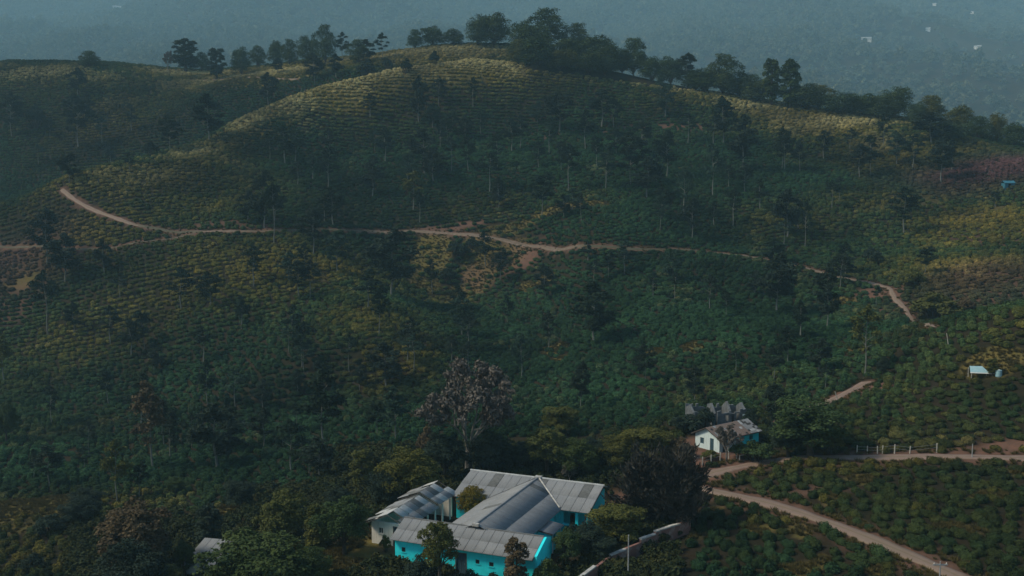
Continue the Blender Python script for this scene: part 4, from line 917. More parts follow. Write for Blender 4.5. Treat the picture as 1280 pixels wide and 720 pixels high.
# --- poles
def pole(px, py, hpx, label, lean=0, arm=False, mat='metal', r=0.07, name='utility_pole'):
    g_ = ground_at(px, py); dd = g_[1]; h = hpx * dd / 1280
    ro = empty(name, tuple(g_)); tag(ro, label, 'pole', 'poles along the tracks')
    q = MB(); q.tube([(0, 0, -0.4), (lean * h * 0.5, 0, h * 0.5), (lean * h, 0, h)], [r, r * 0.85, r * 0.7], 8); q.build('shaft', M[mat], ro)
    if arm:
        q = MB(); q.box(lean * h - 0.6, lean * h + 0.6, -0.04, 0.04, h - 0.35, h - 0.25); ar = q.build('crossarm', M[mat], ro)
        for s in (-0.5, 0, 0.5):
            q = MB(); q.tube([(lean * h + s, 0, h - 0.25), (lean * h + s, 0, h - 0.12)], [0.05, 0.03], 6); q.build('insulator', M['white'], ar)
    return ro
pole(785, 732, 68, 'thin grey pole standing in front of the boundary wall'); pole(1174, 735, 36, 'pole with crossarm beside the lower road near the bottom edge', arm=True); pole(1215, 572, 18, 'short pale pole at the edge of the level road'); pole(1048, 503, 14, 'leaning pale pole below the short track', lean=-0.35, mat='wood_post'); pole(1186, 434, 18, 'leaning pale pole at the end of the track bend', lean=-0.2, mat='wood_post')

# --- fences: one thing each, with posts and wires as parts
def fence(pts, label, hpost=1.1, extra=None):
    G = [ground_at(*p) for p in pts]; ro = empty('fence', tuple(G[0])); tag(ro, label, 'fence', 'post fences'); o0 = Vector(G[0]); tops = []
    for g_ in G:
        p = Vector(g_) - o0; h = hpost * random.uniform(0.8, 1.2); lx, ly = random.uniform(-0.06, 0.06), random.uniform(-0.06, 0.06)
        q = MB(); q.tube([(p.x, p.y, p.z - 0.3), (p.x + lx, p.y + ly, p.z + h)], [0.075, 0.065], 6); q.build('post', M['wood_post'], ro); tops.append(Vector((p.x + lx, p.y + ly, p.z + h)))
    for a, b_ in zip(tops[:-1], tops[1:]):
        for f in (0.15, 0.5):
            q = MB(); q.tube([a - Vector((0, 0, f)), b_ - Vector((0, 0, f))], [0.012, 0.012], 4); q.build('wire', M['metal'], ro)
    return ro
fence([(868, 582), (878, 581), (889, 579), (900, 577), (911, 574), (921, 573)], 'short pale post fence in front of the white house')
fence([(1071, 567), (1084, 567), (1097, 567), (1103, 567), (1118, 567), (1137, 567), (1171, 566)], 'row of pale posts along the bank of the level road', 1.0)
g_ = ground_at(924, 575); ro = empty('gate_bar', tuple(g_)); tag(ro, 'low white barrier rail right of the short post fence', 'barrier')
q = MB(); q.tube([(0, 0, 0.55), (1.6, 0.3, 0.72)], [0.05, 0.05], 6); q.build('rail', M['white'], ro)
for x in (0.05, 1.55): q = MB(); q.tube([(x, 0.19 * x, -0.3), (x, 0.19 * x, 0.52 + 0.1 * x)], [0.06, 0.06], 6); q.build('post', M['white'], ro)

# --- small white house: gable end turned to the lower left
hrot = math.atan2(0.61, 0.79)
hs = empty('cottage', tuple(HOUSE), hrot); tag(hs, 'small whitewashed cottage with turquoise end wall and old tiled roof', 'house')
LW, GWd, EH, RH = 7.4, 3.9, 1.75, 2.75       # local x along the ridge, local y across; front long side at y=0
w_ = MB(); wall_x(w_, 0, 3.4, 0, 0.2, -0.4, EH, op=[(0.7, 1.3, 0.0, 1.6), (2.0, 2.7, 0.7, 1.4)]); wall_x(w_, 0, LW, GWd - 0.2, 0.2, -0.4, EH)
wall_y(w_, 0.2, GWd / 2, 0, 0.2, -0.4, EH + 0.1, RH - 0.03, op=[(0.9, 1.5, 0.0, 1.55)]); wall_y(w_, GWd / 2, GWd - 0.2, 0, 0.2, -0.4, RH - 0.03, EH + 0.1, op=[(2.5, 3.1, 0.6, 1.35)])
w_.build('wall', M['whiteblue'], hs)
w_ = MB(); wall_x(w_, 3.402, LW, -0.03, 0.22, -0.4, EH - 0.02, op=[(5.6, 6.3, 0.7, 1.3)]); wall_y(w_, 0.2, GWd / 2, LW - 0.2, 0.2, -0.4, EH + 0.1, RH - 0.03); wall_y(w_, GWd / 2, GWd - 0.2, LW - 0.2, 0.2, -0.4, RH - 0.03, EH + 0.1); w_.build('side_wall', M['turq'], hs)
door_x(hs, 0.7, 1.3, 0, 0.0, 1.6, 'doorp'); window_x(hs, 2.0, 2.7, 0, 0.7, 1.4, mat='white')
q = MB(); q.box(0.06, 0.12, 2.5, 3.1, 0.6, 1.35); q.build('window', M['doorp'], hs); q = MB(); q.box(0.06, 0.12, 0.9, 1.5, 0.0, 1.55); q.build('door', M['doorp'], hs)
q = MB(); q.slab([(-0.35, -0.45, EH - 0.14), (LW + 0.3, -0.45, EH - 0.14), (LW + 0.3, GWd / 2, RH), (-0.35, GWd / 2, RH)], 0.06); q.slab([(-0.35, GWd / 2 + 0.002, RH), (LW + 0.3, GWd / 2 + 0.002, RH), (LW + 0.3, GWd + 0.45, EH - 0.14), (-0.35, GWd + 0.45, EH - 0.14)], 0.06); hr = q.build('roof', M['roofslab'], hs)
tb = MB(); tb.slab([(-0.2, -0.34, 0.03), (0.2, -0.34, 0.03), (0.2, 0.02, 0.05), (-0.2, 0.02, 0.05)], 0.035); tme = bpy.data.meshes.new('roof_tile'); tme.from_pydata(tb.v, [], tb.f); tme.materials.append(M['tile'])
for sgn in (1, -1):
    sv = Vector((0, -(GWd / 2 + 0.45) * sgn, -(RH - EH + 0.14))); nrow = 7
    for r_ in range(nrow):
        for c_ in range(19):
            if rng2.random() < (0.04 + 0.12 * (c_ > 14)): continue
            o = bpy.data.objects.new('roof_tile', tme); link(o, hr)
            ang = math.atan2(sv.z, abs(sv.y)); p = Vector((-0.15 + c_ * 0.42, GWd / 2, RH)) + sv * (r_ / nrow)
            o.location = p + Vector((0, 0, 0.02 + rng2.uniform(0, 0.02))); o.rotation_euler = (-ang if sgn > 0 else -ang, rng2.uniform(-0.03, 0.03), 0 if sgn > 0 else math.pi)
            if c_ > 13 or rng2.random() < 0.12: o.material_slots[0].link = 'OBJECT'; o.material_slots[0].material = M['sheet'] if rng2.random() < 0.6 else M['sheet_white']

# --- roofless ruin behind it
ru = empty('ruin', tuple(RUIN), R(6)); tag(ru, 'roofless grey stone ruin with two dark doorways behind the white cottage', 'ruin')
def jag_x(name, x0, x1, y, h0, h1, op=()):
    # broken masonry: ragged top, one slice of wall after another
    w_ = MB(); cuts = [x0]
    while cuts[-1] < x1 - 0.5:
        c = cuts[-1] + random.uniform(0.3, 0.55)
        for o in op:
            if o[0] < c < o[1]: c = o[1]
        cuts.append(min(c, x1))
    if cuts[-1] < x1: cuts.append(x1)
    for a_, b_ in zip(cuts[:-1], cuts[1:]):
        f = (a_ - x0) / (x1 - x0); h = h0 + (h1 - h0) * f + random.uniform(-0.4, 0.22)
        sub = [(max(o[0], a_), min(o[1], b_), o[2], o[3]) for o in op if o[0] < b_ - 1e-4 and o[1] > a_ + 1e-4]
        if sub: h = max(h, sub[0][3] + 0.15)
        wall_x(w_, a_, b_, y, 0.3, -0.5, h, h + random.uniform(-0.12, 0.12), op=sub)
    return w_.build(name, M['stone'], ru)
jag_x('front_wall', -0.6, 3.4, 0, 2.1, 2.25, [(0.5, 1.0, 0.8, 1.6), (1.35, 1.75, 0, 1.75), (2.0, 2.5, 0, 1.85)])
q = MB(); q.box(2.85, 3.25, -0.04, -0.003, 0.5, 1.7); q.build('plaster_panel', M['whiteblue'], ru)
jag_x('outer_wall', -3.9, -1.0, -0.5, 2.5, 1.9, [(-1.8, -1.4, 0, 1.5)])
jag_x('rear_wall', -3.9, 3.4, 3.6, 2.3, 2.0)
for x, h0, hm in ((-3.9, 2.0, 2.7), (-1.0, 1.8, 2.9), (1.1, 2.1, 3.1), (3.12, 2.2, 2.9)):
    w_ = MB(); wall_y(w_, 0.31, 1.9, x, 0.28, -0.5, h0, hm); wall_y(w_, 1.9, 3.59, x, 0.28, -0.5, hm, 2.1); w_.build('cross_wall', M['stone'], ru)
for i in range(16):
    q = MB(); s = random.uniform(0.12, 0.3); x, y = random.uniform(-3.8, 3.6), random.uniform(-1.2, -0.45); q.box(x, x + s, y, y + s * 0.8, -0.1, s * 0.6); q.build('fallen_stone', M['stone'], ru)

# --- tin shelter and tank on the right spur
g_ = ground_at(1224, 473); sh = empty('tin_shelter', tuple(g_), R(-6)); tag(sh, 'open shelter with pale blue tin roof among the tea on the right spur', 'shelter')
for x in (-1.0, 0.9):
    for y in (0, 1.3):
        q = MB(); q.tube([(x, y, -0.3), (x, y, 0.9 + 0.25 * y)], [0.05, 0.05], 6); q.build('post', M['wood_post'], sh)
q = MB(); q.slab([(-1.25, -0.3, 0.88), (1.2, -0.3, 0.82), (0.8, 1.5, 1.4), (-0.8, 1.5, 1.4)], 0.04); q.build('roof', M['bluetin'], sh)
q = MB(); q.slab([(-1.3, -0.42, 0.82), (1.9, -0.42, 0.74), (1.9, -0.3, 0.78), (-1.3, -0.3, 0.87)], 0.06); q.build('eave_board', M['white'], sh)
g_ = ground_at(1248, 470); tk = empty('water_drum', tuple(g_)); tag(tk, 'dull blue grey drum right of the tin shelter', 'drum')
q = MB(); q.tube([(0, 0, -0.1), (0, 0, 0.02), (0, 0, 0.35), (0, 0, 0.37), (0, 0, 0.7), (0, 0, 0.8), (0, 0, 0.82)], [0.38, 0.42, 0.40, 0.43, 0.40, 0.42, 0.3], 14); q.build('barrel', M['bluetin'], tk); q = MB(); q.tube([(0, 0, 0.8), (0, 0, 0.88)], [0.2, 0.18], 12); q.build('lid', M['white'], tk)
# --- blue tarpaulin hut on the far right slope
g_ = ground_at(1262, 236); hu = empty('hut', tuple(g_)); tag(hu, 'small bright blue hut beside the reddish shrubs at the right edge', 'hut')
q = MB(); wall_x(q, -1.4, 1.4, 0, 0.1, -0.4, 1.6, op=[(-0.4, 0.4, 0, 1.4)]); wall_x(q, -1.4, 1.4, 2, 0.1, -0.4, 1.6); wall_y(q, 0.1, 2, -1.4, 0.1, -0.4, 1.6); wall_y(q, 0.1, 2, 1.3, 0.1, -0.4, 1.6); q.build('wall', M['bluetarp'], hu)
q = MB(); q.slab([(-1.6, -0.2, 1.62), (1.6, -0.2, 1.62), (1.6, 1.05, 2.3), (-1.6, 1.05, 2.3)], 0.05); q.slab([(-1.6, 1.052, 2.3), (1.6, 1.052, 2.3), (1.6, 2.3, 1.62), (-1.6, 2.3, 1.62)], 0.05); q.build('roof', M['bluetarp'], hu)
# --- sheet metal roof among the lower left trees
g_ = ground_at(258, 722); sb = empty('outbuilding', tuple(g_), R(-14)); tag(sb, 'outbuilding with bluish sheet metal roof half hidden by lower left trees', 'shed')
q = MB(); wall_x(q, -1.6, 1.6, -1.2, 0.15, -0.5, 1.9); wall_x(q, -1.6, 1.6, 2.6, 0.15, -0.5, 2.9); wall_y(q, -1.05, 2.6, -1.6, 0.15, -0.5, 1.9, 2.9); wall_y(q, -1.05, 2.6, 1.45, 0.15, -0.5, 1.9, 2.9); q.build('wall', M['whiteblue'], sb)
q = MB(); q.slab([(-1.8, -1.7, 1.85), (1.8, -1.7, 1.85), (1.8, 2.9, 3.1), (-1.8, 2.9, 3.1)], 0.06); sr = q.build('roof', M['roofslab'], sb); lay_sheets(sr, (-1.8, 2.9, 3.1), (1.8, 2.9, 3.1), (0, -4.65, -1.27), rows=2, special={})
# --- far houses on the mountainside
FL = ['white house with pale roof high on the far left mountainside', 'pale long house in a clearing on the far right mountainside', 'tiny white house right of the pale long house, far mountainside', 'tiny white house highest at the far right of the mountainside', 'tiny white house near the top edge above the pale long house', 'pale house in the light clearing at far right mountainside']
for (g_, wd), lab in zip(FARH, FL):
    x0 = empty('far_house', (g_[0], g_[1], g_[2]), math.atan2(-g_[0], g_[1]) * 1.0 + random.uniform(-0.3, 0.3)); tag(x0, lab, 'house', 'houses on the far mountainside'); h = 4.0 + wd * 0.1
    q = MB(); nwin = max(2, int(wd / 3)); ops = [(-wd / 2 + wd * (i + 0.35) / nwin, -wd / 2 + wd * (i + 0.65) / nwin, 1.2, 2.5) for i in range(nwin)]
    wall_x(q, -wd / 2, wd / 2, -2.5, 0.3, -4, h, op=ops); wall_x(q, -wd / 2, wd / 2, 2.5, 0.3, -4, h); wall_y(q, -2.2, 2.5, -wd / 2, 0.3, -4, h); wall_y(q, -2.2, 2.5, wd / 2 - 0.3, 0.3, -4, h); q.build('wall', M['white'], x0)
    for o_ in ops: q = MB(); q.box(o_[0], o_[1], -2.35, -2.3, 1.2, 2.5); q.build('window', M['glass'], x0)
    q = MB(); e = 0.6; q.slab([(-wd / 2 - e, -2.5 - e, h + 0.02), (wd / 2 + e, -2.5 - e, h + 0.02), (wd / 2 + e, 0, h + 1.7), (-wd / 2 - e, 0, h + 1.7)], 0.15); q.slab([(-wd / 2 - e, 0.005, h + 1.7), (wd / 2 + e, 0.005, h + 1.7), (wd / 2 + e, 2.5 + e, h + 0.02), (-wd / 2 - e, 2.5 + e, h + 0.02)], 0.15); q.build('roof', M['sheet_white'], x0)
# ==== NEXT ====
# ------------------------------------------------------------------ tea bushes
m, t, b = newmat('tea leaves')
ai = N(t, 'ShaderNodeAttribute', attribute_name='tint', attribute_type='INSTANCER'); g = N(t, 'ShaderNodeNewGeometry')
col = mixc(t, ramp(t, g.outputs['Random Per Island'], 0, 1), (0.45, 0.5, 0.5), (1.6, 1.5, 1.35))
col = mixc(t, 1.0, ai.outputs['Color'], col, 'MULTIPLY')
t.links.new(col, b.inputs['Base Color']); b.inputs['Roughness'].default_value = 0.75; b.inputs['Specular IOR Level'].default_value = 0.04; M['tea'] = m
m, t, b = newmat('tea leaves near')
oi = N(t, 'ShaderNodeObjectInfo'); g = N(t, 'ShaderNodeNewGeometry')
col = mixc(t, ramp(t, g.outputs['Random Per Island'], 0, 1), (0.45, 0.5, 0.5), (1.6, 1.5, 1.35))
col = mixc(t, 1.0, oi.outputs['Color'], col, 'MULTIPLY')
t.links.new(col, b.inputs['Base Color']); b.inputs['Roughness'].default_value = 0.75; b.inputs['Specular IOR Level'].default_value = 0.04; M['tea_near'] = m

def bush_mesh(seed, mat, n=420, leaf=0.15):
    rng = np.random.default_rng(seed)
    # flat-topped, lumpy plucking table on a skirt of leaves
    d = unit(rng.normal(size=(n, 3))); d[:, 2] = np.abs(d[:, 2]) * 1.0 - 0.12
    lump = 1 + 0.16 * np.sin(d[:, 0] * 5 + seed) * np.sin(d[:, 1] * 5.5 + 2 * seed) + rng.normal(size=n) * 0.04
    rx, ry = rng.uniform(0.56, 0.68), rng.uniform(0.52, 0.62)
    sup = (np.abs(d[:, 0]) ** 2.6 + np.abs(d[:, 1]) ** 2.6 + np.abs(d[:, 2]) ** 2.6) ** (-1 / 2.6)
    C = np.stack([d[:, 0] * rx, d[:, 1] * ry, 0.16 + d[:, 2] * 0.62], 1) * (sup * lump)[:, None]
    Nn = unit(d + rng.normal(size=(n, 3)) * 0.4); U = unit(np.cross(Nn, rng.normal(size=(n, 3)))); Vv = unit(np.cross(Nn, U))
    V, F = leaf_quads(C, U, Vv, leaf, 0.85, rng)
    # inner dark body so that no light shows through
    bm = bmesh.new(); bmesh.ops.create_icosphere(bm, subdivisions=2, radius=1)
    bv = np.array([v.co[:] for v in bm.verts]); bf = np.array([[v.index for v in f.verts] for f in bm.faces]); bm.free()
    s2 = (np.abs(bv) ** 2.6).sum(1) ** (-1 / 2.6)
    bv = bv * s2[:, None] * np.array([rx * 0.93, ry * 0.93, 0.56]) ; bv[:, 2] = np.maximum(bv[:, 2], -0.25) + 0.15
    return fastmesh('tea_bush', np.concatenate([V, bv]), [F, bf + len(V)], [mat])

SP = 1.55
gx, gy = np.meshgrid(np.arange(-300, 300, 1.46), np.arange(66, 530, 1.78))
gx = gx + (np.arange(gx.shape[0]) % 2)[:, None] * 0.73
# rows bend with the contour
gx = gx.ravel(); gy = gy.ravel()
gx = gx + RNG.normal(size=gx.shape) * 0.34; gy = gy + RNG.normal(size=gy.shape) * 0.17 + 7 * fbm(gx / 55, gy / 55, 88, 2) + 0.9 * fbm(gx / 11, gy / 11, 89, 2)
keep = (np.abs(gx) < 0.58 * gy + 14) & (gy < 505) & (gy > 70)
gx, gy = gx[keep], gy[keep]; z = gz(gx, gy)
dr, _, wr = road_dist(gx, gy)
_near = ALLR[np.array([np.argmin((ALLR[:, 0] - a) ** 2 + (ALLR[:, 1] - c) ** 2) for a, c in zip(gx[dr < 4], gy[dr < 4])]), 1]
front = np.zeros(len(gx), bool); front[dr < 4] = gy[dr < 4] < _near
keep = dr > wr * 0.5 + np.where(front, 0.8, 0.55)
gdry = patch_field(GRASS, gx, gy); gsoil = patch_field(SOIL, gx, gy)
low = gdry * (gy < 330)                      # on the far crests the bushes themselves turn yellow
keep &= (low * 1.05 < 0.12 + 0.95 * RNG.random(len(gx))) & (gsoil < 0.5 + 0.6 * RNG.random(len(gx)))
aa, bb_ = to_ab(gx, gy)
keep &= ~((np.abs(aa + 2) < 17) & (bb_ > -7) & (bb_ < 24))
for P0, rad in ((HOUSE, 6.5), (RUIN, 5.0)): keep &= np.hypot(gx - P0[0] - 1, gy - P0[1] - 2) > rad
# wooded belt behind and round the bungalow
ppx, ppy = pixel_of(gx, gy, z)
belt = ((ppx > 400) & (ppx < 840) & (ppy > 575)) | ((ppx > 640) & (ppx < 860) & (ppy > 548)) | ((ppx > 100) & (ppx < 420) & (ppy > 655)) | ((ppx < 420) & (ppx > 300) & (ppy > 620))
keep &= ~(belt & (RNG.random(len(gx)) < 0.93))
keep &= (fbm(gx / 7, gy / 7, 61, 3) + 0.25 * RNG.random(len(gx)) > -0.52) | (gy > 260)
hill = (gx > 5) & (gx < 75) & (gy > 398) & (gy < 480)
keep &= ~hill
gx, gy, z, gdry, gsoil, ppx, ppy = (q[keep] for q in (gx, gy, z, gdry, gsoil, ppx, ppy))
n = len(gx)
# leaf colour of each bush: dark valley green to the yellowish flush of the dry crests
n1 = fbm(gx / 38, gy / 38, 101, 4) * 0.5 + 0.5; n2 = RNG.random(n); n3 = fbm(gx / 9, gy / 9, 107, 2) * 0.5 + 0.5
green = np.array([0.021, 0.054, 0.026]); olive = np.array([0.075, 0.080, 0.020]); yellow = np.array([0.19, 0.15, 0.036]); straw = np.array([0.40, 0.35, 0.18]); purple = np.array([0.095, 0.045, 0.055])
def blobs(L):
    f = np.zeros(n)
    for (px, py, rx, ry, s) in L:
        g_ = ground_at(px, py); f = np.maximum(f, s * np.exp(-((gx - g_[0]) / rx) ** 2 - ((gy - g_[1]) / ry) ** 2))
    return f
flush = blobs([(160, 225, 40, 14, 0.9), (120, 290, 26, 16, 0.9), (330, 330, 26, 22, 1.0), (250, 340, 30, 20, 0.8), (150, 400, 26, 20, 0.7), (250, 200, 20, 30, 0.6), (130, 150, 24, 26, 0.8), (180, 140, 18, 30, 0.6), (1030, 150, 45, 20, 1.0), (900, 125, 40, 14, 0.9), (1120, 190, 30, 18, 0.9), (590, 85, 45, 14, 1.0),
                 (440, 105, 30, 20, 1.0), (60, 95, 70, 18, 0.7), (1250, 440, 22, 12, 0.5), (1150, 470, 16, 10, 0.35), (1230, 280, 26, 24, 0.9), (1200, 330, 20, 24, 0.8), (470, 400, 14, 20, 0.8), (500, 440, 12, 16, 0.9), (420, 330, 22, 12, 0.8), (60, 640, 24, 10, 0.8), (40, 700, 18, 10, 0.9), (640, 250, 40, 12, 0.5),
                 (990, 270, 20, 14, 0.5), (1080, 250, 20, 14, 0.5), (950, 530, 20, 6, 0.5), (1130, 575, 20, 4, 0.7), (1150, 650, 34, 16, 0.22), (1180, 530, 24, 14, 0.25), (20, 330, 16, 16, 0.4), (330, 90, 80, 22, 1.0), (545, 66, 40, 16, 1.0), (740, 95, 40, 8, 0.6), (900, 480, 20, 12, 0.3), (230, 255, 26, 14, 0.6)])
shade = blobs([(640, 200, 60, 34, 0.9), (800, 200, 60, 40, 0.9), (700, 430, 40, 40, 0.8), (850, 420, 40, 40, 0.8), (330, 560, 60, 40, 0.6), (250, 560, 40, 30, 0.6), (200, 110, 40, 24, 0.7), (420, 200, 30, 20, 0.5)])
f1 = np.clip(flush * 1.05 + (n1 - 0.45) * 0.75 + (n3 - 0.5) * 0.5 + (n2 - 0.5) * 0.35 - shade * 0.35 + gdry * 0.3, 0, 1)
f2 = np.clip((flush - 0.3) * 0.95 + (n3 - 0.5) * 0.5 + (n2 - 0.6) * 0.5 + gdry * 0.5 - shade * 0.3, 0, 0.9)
pur = np.clip(blobs([(1240, 212, 22, 14, 1.0), (1270, 214, 8, 5, 1.0), (20, 320, 18, 14, 0.6), (30, 345, 16, 12, 0.5), (1230, 350, 18, 16, 0.4)]) * 1.3 + (n3 - 0.6) * 0.3, 0, 0.9)
tint = green[None] * (1 - f1[:, None]) + olive[None] * f1[:, None]
tint = tint * (1 - f2[:, None]) + yellow[None] * f2[:, None]
tint = tint * (1 - pur[:, None]) + purple[None] * pur[:, None]
st = np.clip(blobs([(590, 78, 34, 9, 1.0), (500, 88, 26, 9, 1.0), (430, 104, 18, 10, 1.0), (370, 126, 12, 12, 0.9), (310, 150, 10, 14, 0.8), (240, 190, 10, 10, 0.7), (160, 222, 16, 8, 0.6), (680, 82, 20, 6, 0.7), (860, 112, 26, 6, 0.8), (960, 132, 30, 8, 0.9), (1050, 150, 24, 10, 0.9), (1110, 180, 12, 10, 0.7), (550, 62, 40, 8, 1.0), (350, 90, 60, 10, 1.0), (250, 92, 30, 8, 1.0), (40, 92, 50, 10, 0.6), (130, 140, 14, 12, 0.5)]) * 1.2 - 0.25 + (n3 - 0.5) * 0.8 + (n2 - 0.5) * 0.4, 0, 0.9)
tint = tint * (1 - st[:, None]) + straw[None] * st[:, None]
tint = tint * (0.7 + 0.5 * RNG.random((n, 1))) * (1 + 0.75 * fbm(gx / 17, gy / 15, 131, 3) + 0.5 * fbm(gx / 55, gy / 50, 137, 2))[:, None].clip(0.4, 1.7)
dim_fade = smooth(120, 165, gy + 6 * fbm(gx / 20, gy / 20, 151, 2))                  # vignette-like dimness low in view, painted into the nearer bushes' leaf colour
tint = tint * (0.68 + 0.32 * dim_fade)[:, None]
scl = RNG.uniform(0.76, 1.16, n) * (1 + 0.12 * smooth(120, 170, gy))
dzx = gz(gx + 1.5, gy) - gz(gx - 1.5, gy); dzy = gz(gx, gy + 1.5) - gz(gx, gy - 1.5)
rot = np.arctan2(-dzx, dzy) + RNG.normal(size=n) * 0.3            # long axis along the contour
scl3 = np.stack([scl * RNG.uniform(0.9, 1.45, n), scl * RNG.uniform(0.8, 1.1, n), scl * RNG.uniform(0.6, 1.0, n)], 1)
# the 300 that show largest stand as bushes of their own
vis = (ppx > 8) & (ppx < 1272) & (ppy > 20) & (ppy < 712)
order = np.argsort(np.where(vis, gy / scl, 1e9))
# skip those hidden behind the buildings and trees of the lower centre
cand = [i for i in order[:900] if ppx[i] > 868]
near = np.array(cand[:300]); rest = np.ones(n, bool); rest[near] = False
bush_near = [bush_mesh(s, M['tea_near'], 1000, 0.085) for s in (5, 6, 7, 8)]
for c_, i in enumerate(near):
    o = bpy.data.objects.new('tea_bush', bush_near[c_ % 4]); link(o)
    o.location = (gx[i], gy[i], z[i]); o.rotation_euler = (0, 0, rot[i]); o.scale = tuple(scl3[i])
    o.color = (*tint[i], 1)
    yl = float(np.interp(ppx[i], [880, 940, 1000, 1060, 1120, 1190, 1250], [613, 624, 640, 662, 688, 718, 745]))
    where = ('on the bank above the level dirt road' if ppy[i] < 571 else 'in the wedge between the two dirt roads' if ppy[i] < yl else 'below the slanting lower dirt road')
    hue = 'yellowish olive' if tint[i][0] > 0.045 else 'olive green' if tint[i][0] > 0.025 else 'dark green'
    tag(o, '%s rounded tea bush %s' % (hue, where), 'tea bush', 'nearest tea bushes ' + where + ', ' + hue)

def scatter(name, P, rotz, scale, protos, extra=None, which=None, kind_label=None, cat=None, tilt=None):
    """one object whose points carry copies of the given meshes (geometry nodes)"""
    me = bpy.data.meshes.new(name); me.vertices.add(len(P)); me.vertices.foreach_set('co', np.asarray(P, np.float32).ravel())
    me.attributes.new('rotz', 'FLOAT_VECTOR', 'POINT').data.foreach_set('vector', np.stack([np.zeros(len(P)), np.zeros(len(P)), rotz], 1).astype(np.float32).ravel())
    sv = np.asarray(scale, np.float32); sv = np.repeat(sv[:, None], 3, 1) if sv.ndim == 1 else sv
    me.attributes.new('size', 'FLOAT_VECTOR', 'POINT').data.foreach_set('vector', sv.ravel())
    wv = np.asarray(which if which is not None else RNG.integers(0, len(protos), len(P)), np.int32)
    me.attributes.new('which', 'INT', 'POINT').data.foreach_set('value', wv)
    if extra is not None:
        me.attributes.new('tint', 'FLOAT_VECTOR', 'POINT').data.foreach_set('vector', np.asarray(extra, np.float32).ravel())
    o = mobj(name, me); tag(o, kind_label, cat, kind='stuff')
    ng = bpy.data.node_groups.new(name, 'GeometryNodeTree')
    ng.interface.new_socket('Geometry', in_out='INPUT', socket_type='NodeSocketGeometry'); ng.interface.new_socket('Geometry', in_out='OUTPUT', socket_type='NodeSocketGeometry')
    gi = ng.nodes.new('NodeGroupInput'); go = ng.nodes.new('NodeGroupOutput')
    def na(nm, ty):
        q = ng.nodes.new('GeometryNodeInputNamedAttribute'); q.data_type = ty; q.inputs['Name'].default_value = nm; return q
    r_, s_, w_ = na('rotz', 'FLOAT_VECTOR'), na('size', 'FLOAT_VECTOR'), na('which', 'INT')
    join = ng.nodes.new('GeometryNodeJoinGeometry')
    for p in reversed(protos):
        po = bpy.data.objects.new(name + '_source', p)
        oi_ = ng.nodes.new('GeometryNodeObjectInfo'); oi_.inputs['Object'].default_value = po; oi_.inputs['As Instance'].default_value = True
        ng.links.new(oi_.outputs['Geometry'], join.inputs[0])
    ip = ng.nodes.new('GeometryNodeInstanceOnPoints'); ip.inputs['Pick Instance'].default_value = True
    ng.links.new(gi.outputs[0], ip.inputs['Points']); ng.links.new(join.outputs[0], ip.inputs['Instance'])
    ng.links.new(w_.outputs[0], ip.inputs['Instance Index']); ng.links.new(r_.outputs[0], ip.inputs['Rotation']); ng.links.new(s_.outputs[0], ip.inputs['Scale'])
    ng.links.new(ip.outputs[0], go.inputs[0])
    md = o.modifiers.new('scatter', 'NODES'); md.node_group = ng
    return o
bush_far = [bush_mesh(s, M['tea'], 480, 0.12) for s in (15, 16, 17, 18)]
P = np.stack([gx, gy, z], 1)
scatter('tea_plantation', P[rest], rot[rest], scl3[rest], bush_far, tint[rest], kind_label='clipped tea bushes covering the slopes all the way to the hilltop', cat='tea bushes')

# ------------------------------------------------------------------ undergrowth, grass, far forest
def tuft_mesh(seed, mat, n=44):
    rng = np.random.default_rng(seed); a = rng.uniform(0, 6.28, n); r = rng.uniform(0, 0.25, n)
    C = np.stack([np.cos(a) * r, np.sin(a) * r, np.full(n, 0.12)], 1)
    U = unit(np.stack([np.cos(a) * 0.6, np.sin(a) * 0.6, np.full(n, 1.0)], 1) + rng.normal(size=(n, 3)) * 0.25); Vv = unit(np.cross(U, rng.normal(size=(n, 3))))
    V, F = leaf_quads(C, U, Vv, 0.055, 4.2, rng); return fastmesh('tuft', V, F, [mat])
M['grass'] = leafmat('dry grass', (0.10, 0.082, 0.028), (0.17, 0.135, 0.05), (0.07, 0.075, 0.028))
qx = RNG.uniform(-110, 110, 220000); qy = 74 + 226 * RNG.random(220000) ** 1.6
ok = (np.abs(qx) < 0.56 * qy + 6); qx, qy = qx[ok], qy[ok]
gd = patch_field(GRASS, qx, qy); dr, _, wr = road_dist(qx, qy); a_, b2 = to_ab(qx, qy)
ok = ((gd > 0.35 + 0.3 * RNG.random(len(qx))) | ((dr < wr * 0.5 + 1.6) & (RNG.random(len(qx)) < 0.5))) & (dr > wr * 0.5 + 0.1) & ~((a_ > -12.6) & (a_ < 7.6) & (b2 > -1.6) & (b2 < 19.2))
qx, qy = qx[ok], qy[ok]
scatter('dry_grass', np.stack([qx, qy, gz(qx, qy)], 1), RNG.uniform(0, 6.28, len(qx)), RNG.uniform(0.6, 1.3, len(qx)), [tuft_mesh(s, M['grass']) for s in (1, 2, 3)], kind_label='tufts of dry yellow grass in the gaps between tea bushes', cat='grass')

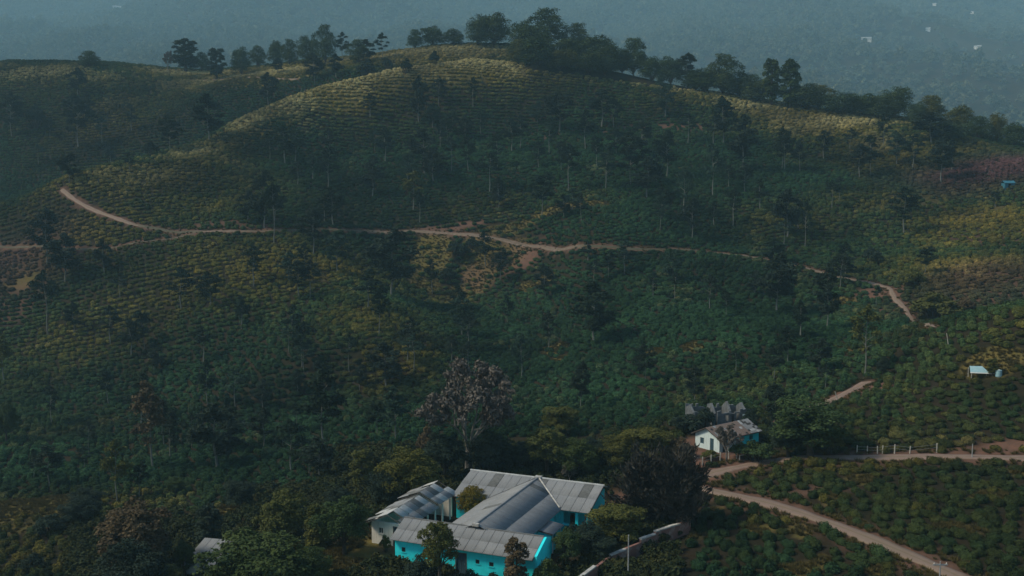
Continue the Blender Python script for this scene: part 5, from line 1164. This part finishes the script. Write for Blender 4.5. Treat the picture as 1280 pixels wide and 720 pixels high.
M['leaf_under'] = leafmat('undergrowth leaves', (0.022, 0.035, 0.016), (0.055, 0.07, 0.026), (0.08, 0.075, 0.025))
def under_mesh(seed):
    rng = np.random.default_rng(seed); cl = [(rng.normal() * 0.4, rng.normal() * 0.4, rng.uniform(0.2, 0.8), 0.45, 0.45, 0.4) for _ in range(7)]
    return crown_mesh('undergrowth', cl, 420, 0.17, 0.9, rng, M['leaf_under'], shell=0.4)
qx = RNG.uniform(-60, 30, 5200); qy = RNG.uniform(78, 150, 5200); qz = gz(qx, qy); upx, upy = pixel_of(qx, qy, qz); a_, b2 = to_ab(qx, qy); dr, _, wr = road_dist(qx, qy)
ok = (((upx > 395) & (upx < 842) & (upy > 560)) | ((upx > 90) & (upx < 420) & (upy > 645)) | ((upx < 420) & (upx > 290) & (upy > 610))) & ~((a_ > -13.2) & (a_ < 8.6) & (b2 > -2.6) & (b2 < 19.9)) & (dr > 2.6) & (patch_field(GRASS, qx, qy) < 0.5) & (patch_field(SOIL, qx, qy) < 0.5)
ok &= np.hypot(qx - HOUSE[0], qy - HOUSE[1]) > 6
qx, qy, qz = qx[ok], qy[ok], qz[ok]
scatter('undergrowth', np.stack([qx, qy, qz], 1), RNG.uniform(0, 6.28, len(qx)), RNG.uniform(0.6, 1.5, len(qx)), [under_mesh(s) for s in (91, 92, 93)], kind_label='tangled dark undergrowth beneath the trees around the bungalow', cat='undergrowth')

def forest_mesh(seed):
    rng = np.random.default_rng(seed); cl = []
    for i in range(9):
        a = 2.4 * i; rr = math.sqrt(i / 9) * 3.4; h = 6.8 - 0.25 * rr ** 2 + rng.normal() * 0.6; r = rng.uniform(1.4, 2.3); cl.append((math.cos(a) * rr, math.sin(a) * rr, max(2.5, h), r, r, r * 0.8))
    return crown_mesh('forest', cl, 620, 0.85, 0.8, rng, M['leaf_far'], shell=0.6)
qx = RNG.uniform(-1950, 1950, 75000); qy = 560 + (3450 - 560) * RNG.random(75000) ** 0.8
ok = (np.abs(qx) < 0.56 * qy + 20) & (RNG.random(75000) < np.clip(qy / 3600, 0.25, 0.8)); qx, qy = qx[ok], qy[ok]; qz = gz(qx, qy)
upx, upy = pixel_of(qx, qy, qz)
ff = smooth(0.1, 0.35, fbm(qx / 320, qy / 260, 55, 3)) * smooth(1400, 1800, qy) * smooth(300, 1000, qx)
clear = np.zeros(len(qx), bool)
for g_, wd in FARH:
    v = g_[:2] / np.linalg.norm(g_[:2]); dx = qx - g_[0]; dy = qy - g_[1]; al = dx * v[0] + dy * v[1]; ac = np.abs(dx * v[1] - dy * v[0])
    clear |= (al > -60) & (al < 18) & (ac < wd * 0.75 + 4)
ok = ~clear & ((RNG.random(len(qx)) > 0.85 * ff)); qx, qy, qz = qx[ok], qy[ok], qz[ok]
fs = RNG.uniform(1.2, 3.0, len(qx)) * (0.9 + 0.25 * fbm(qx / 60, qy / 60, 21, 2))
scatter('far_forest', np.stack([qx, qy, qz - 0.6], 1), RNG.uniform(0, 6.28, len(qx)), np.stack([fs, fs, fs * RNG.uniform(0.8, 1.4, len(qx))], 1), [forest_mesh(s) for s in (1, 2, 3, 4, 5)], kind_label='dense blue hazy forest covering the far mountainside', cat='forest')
# ==== NEXT ====
# haze
hz = MB(); hz.box(-3700, 3700, -800, 4900, -120, 960)
m = bpy.data.materials.new('haze'); m.use_nodes = True; m.node_tree.nodes.clear()
pv = m.node_tree.nodes.new('ShaderNodeVolumePrincipled'); out = m.node_tree.nodes.new('ShaderNodeOutputMaterial')
pv.inputs['Color'].default_value = (0.46, 0.80, 1.0, 1); pv.inputs['Density'].default_value = 0.0002; pv.inputs['Anisotropy'].default_value = 0.0
m.node_tree.links.new(pv.outputs[0], out.inputs['Volume'])
hzo = hz.build('haze', m); tag(hzo, 'thin blue haze lying over the valley and far hillside', 'haze', kind='stuff')
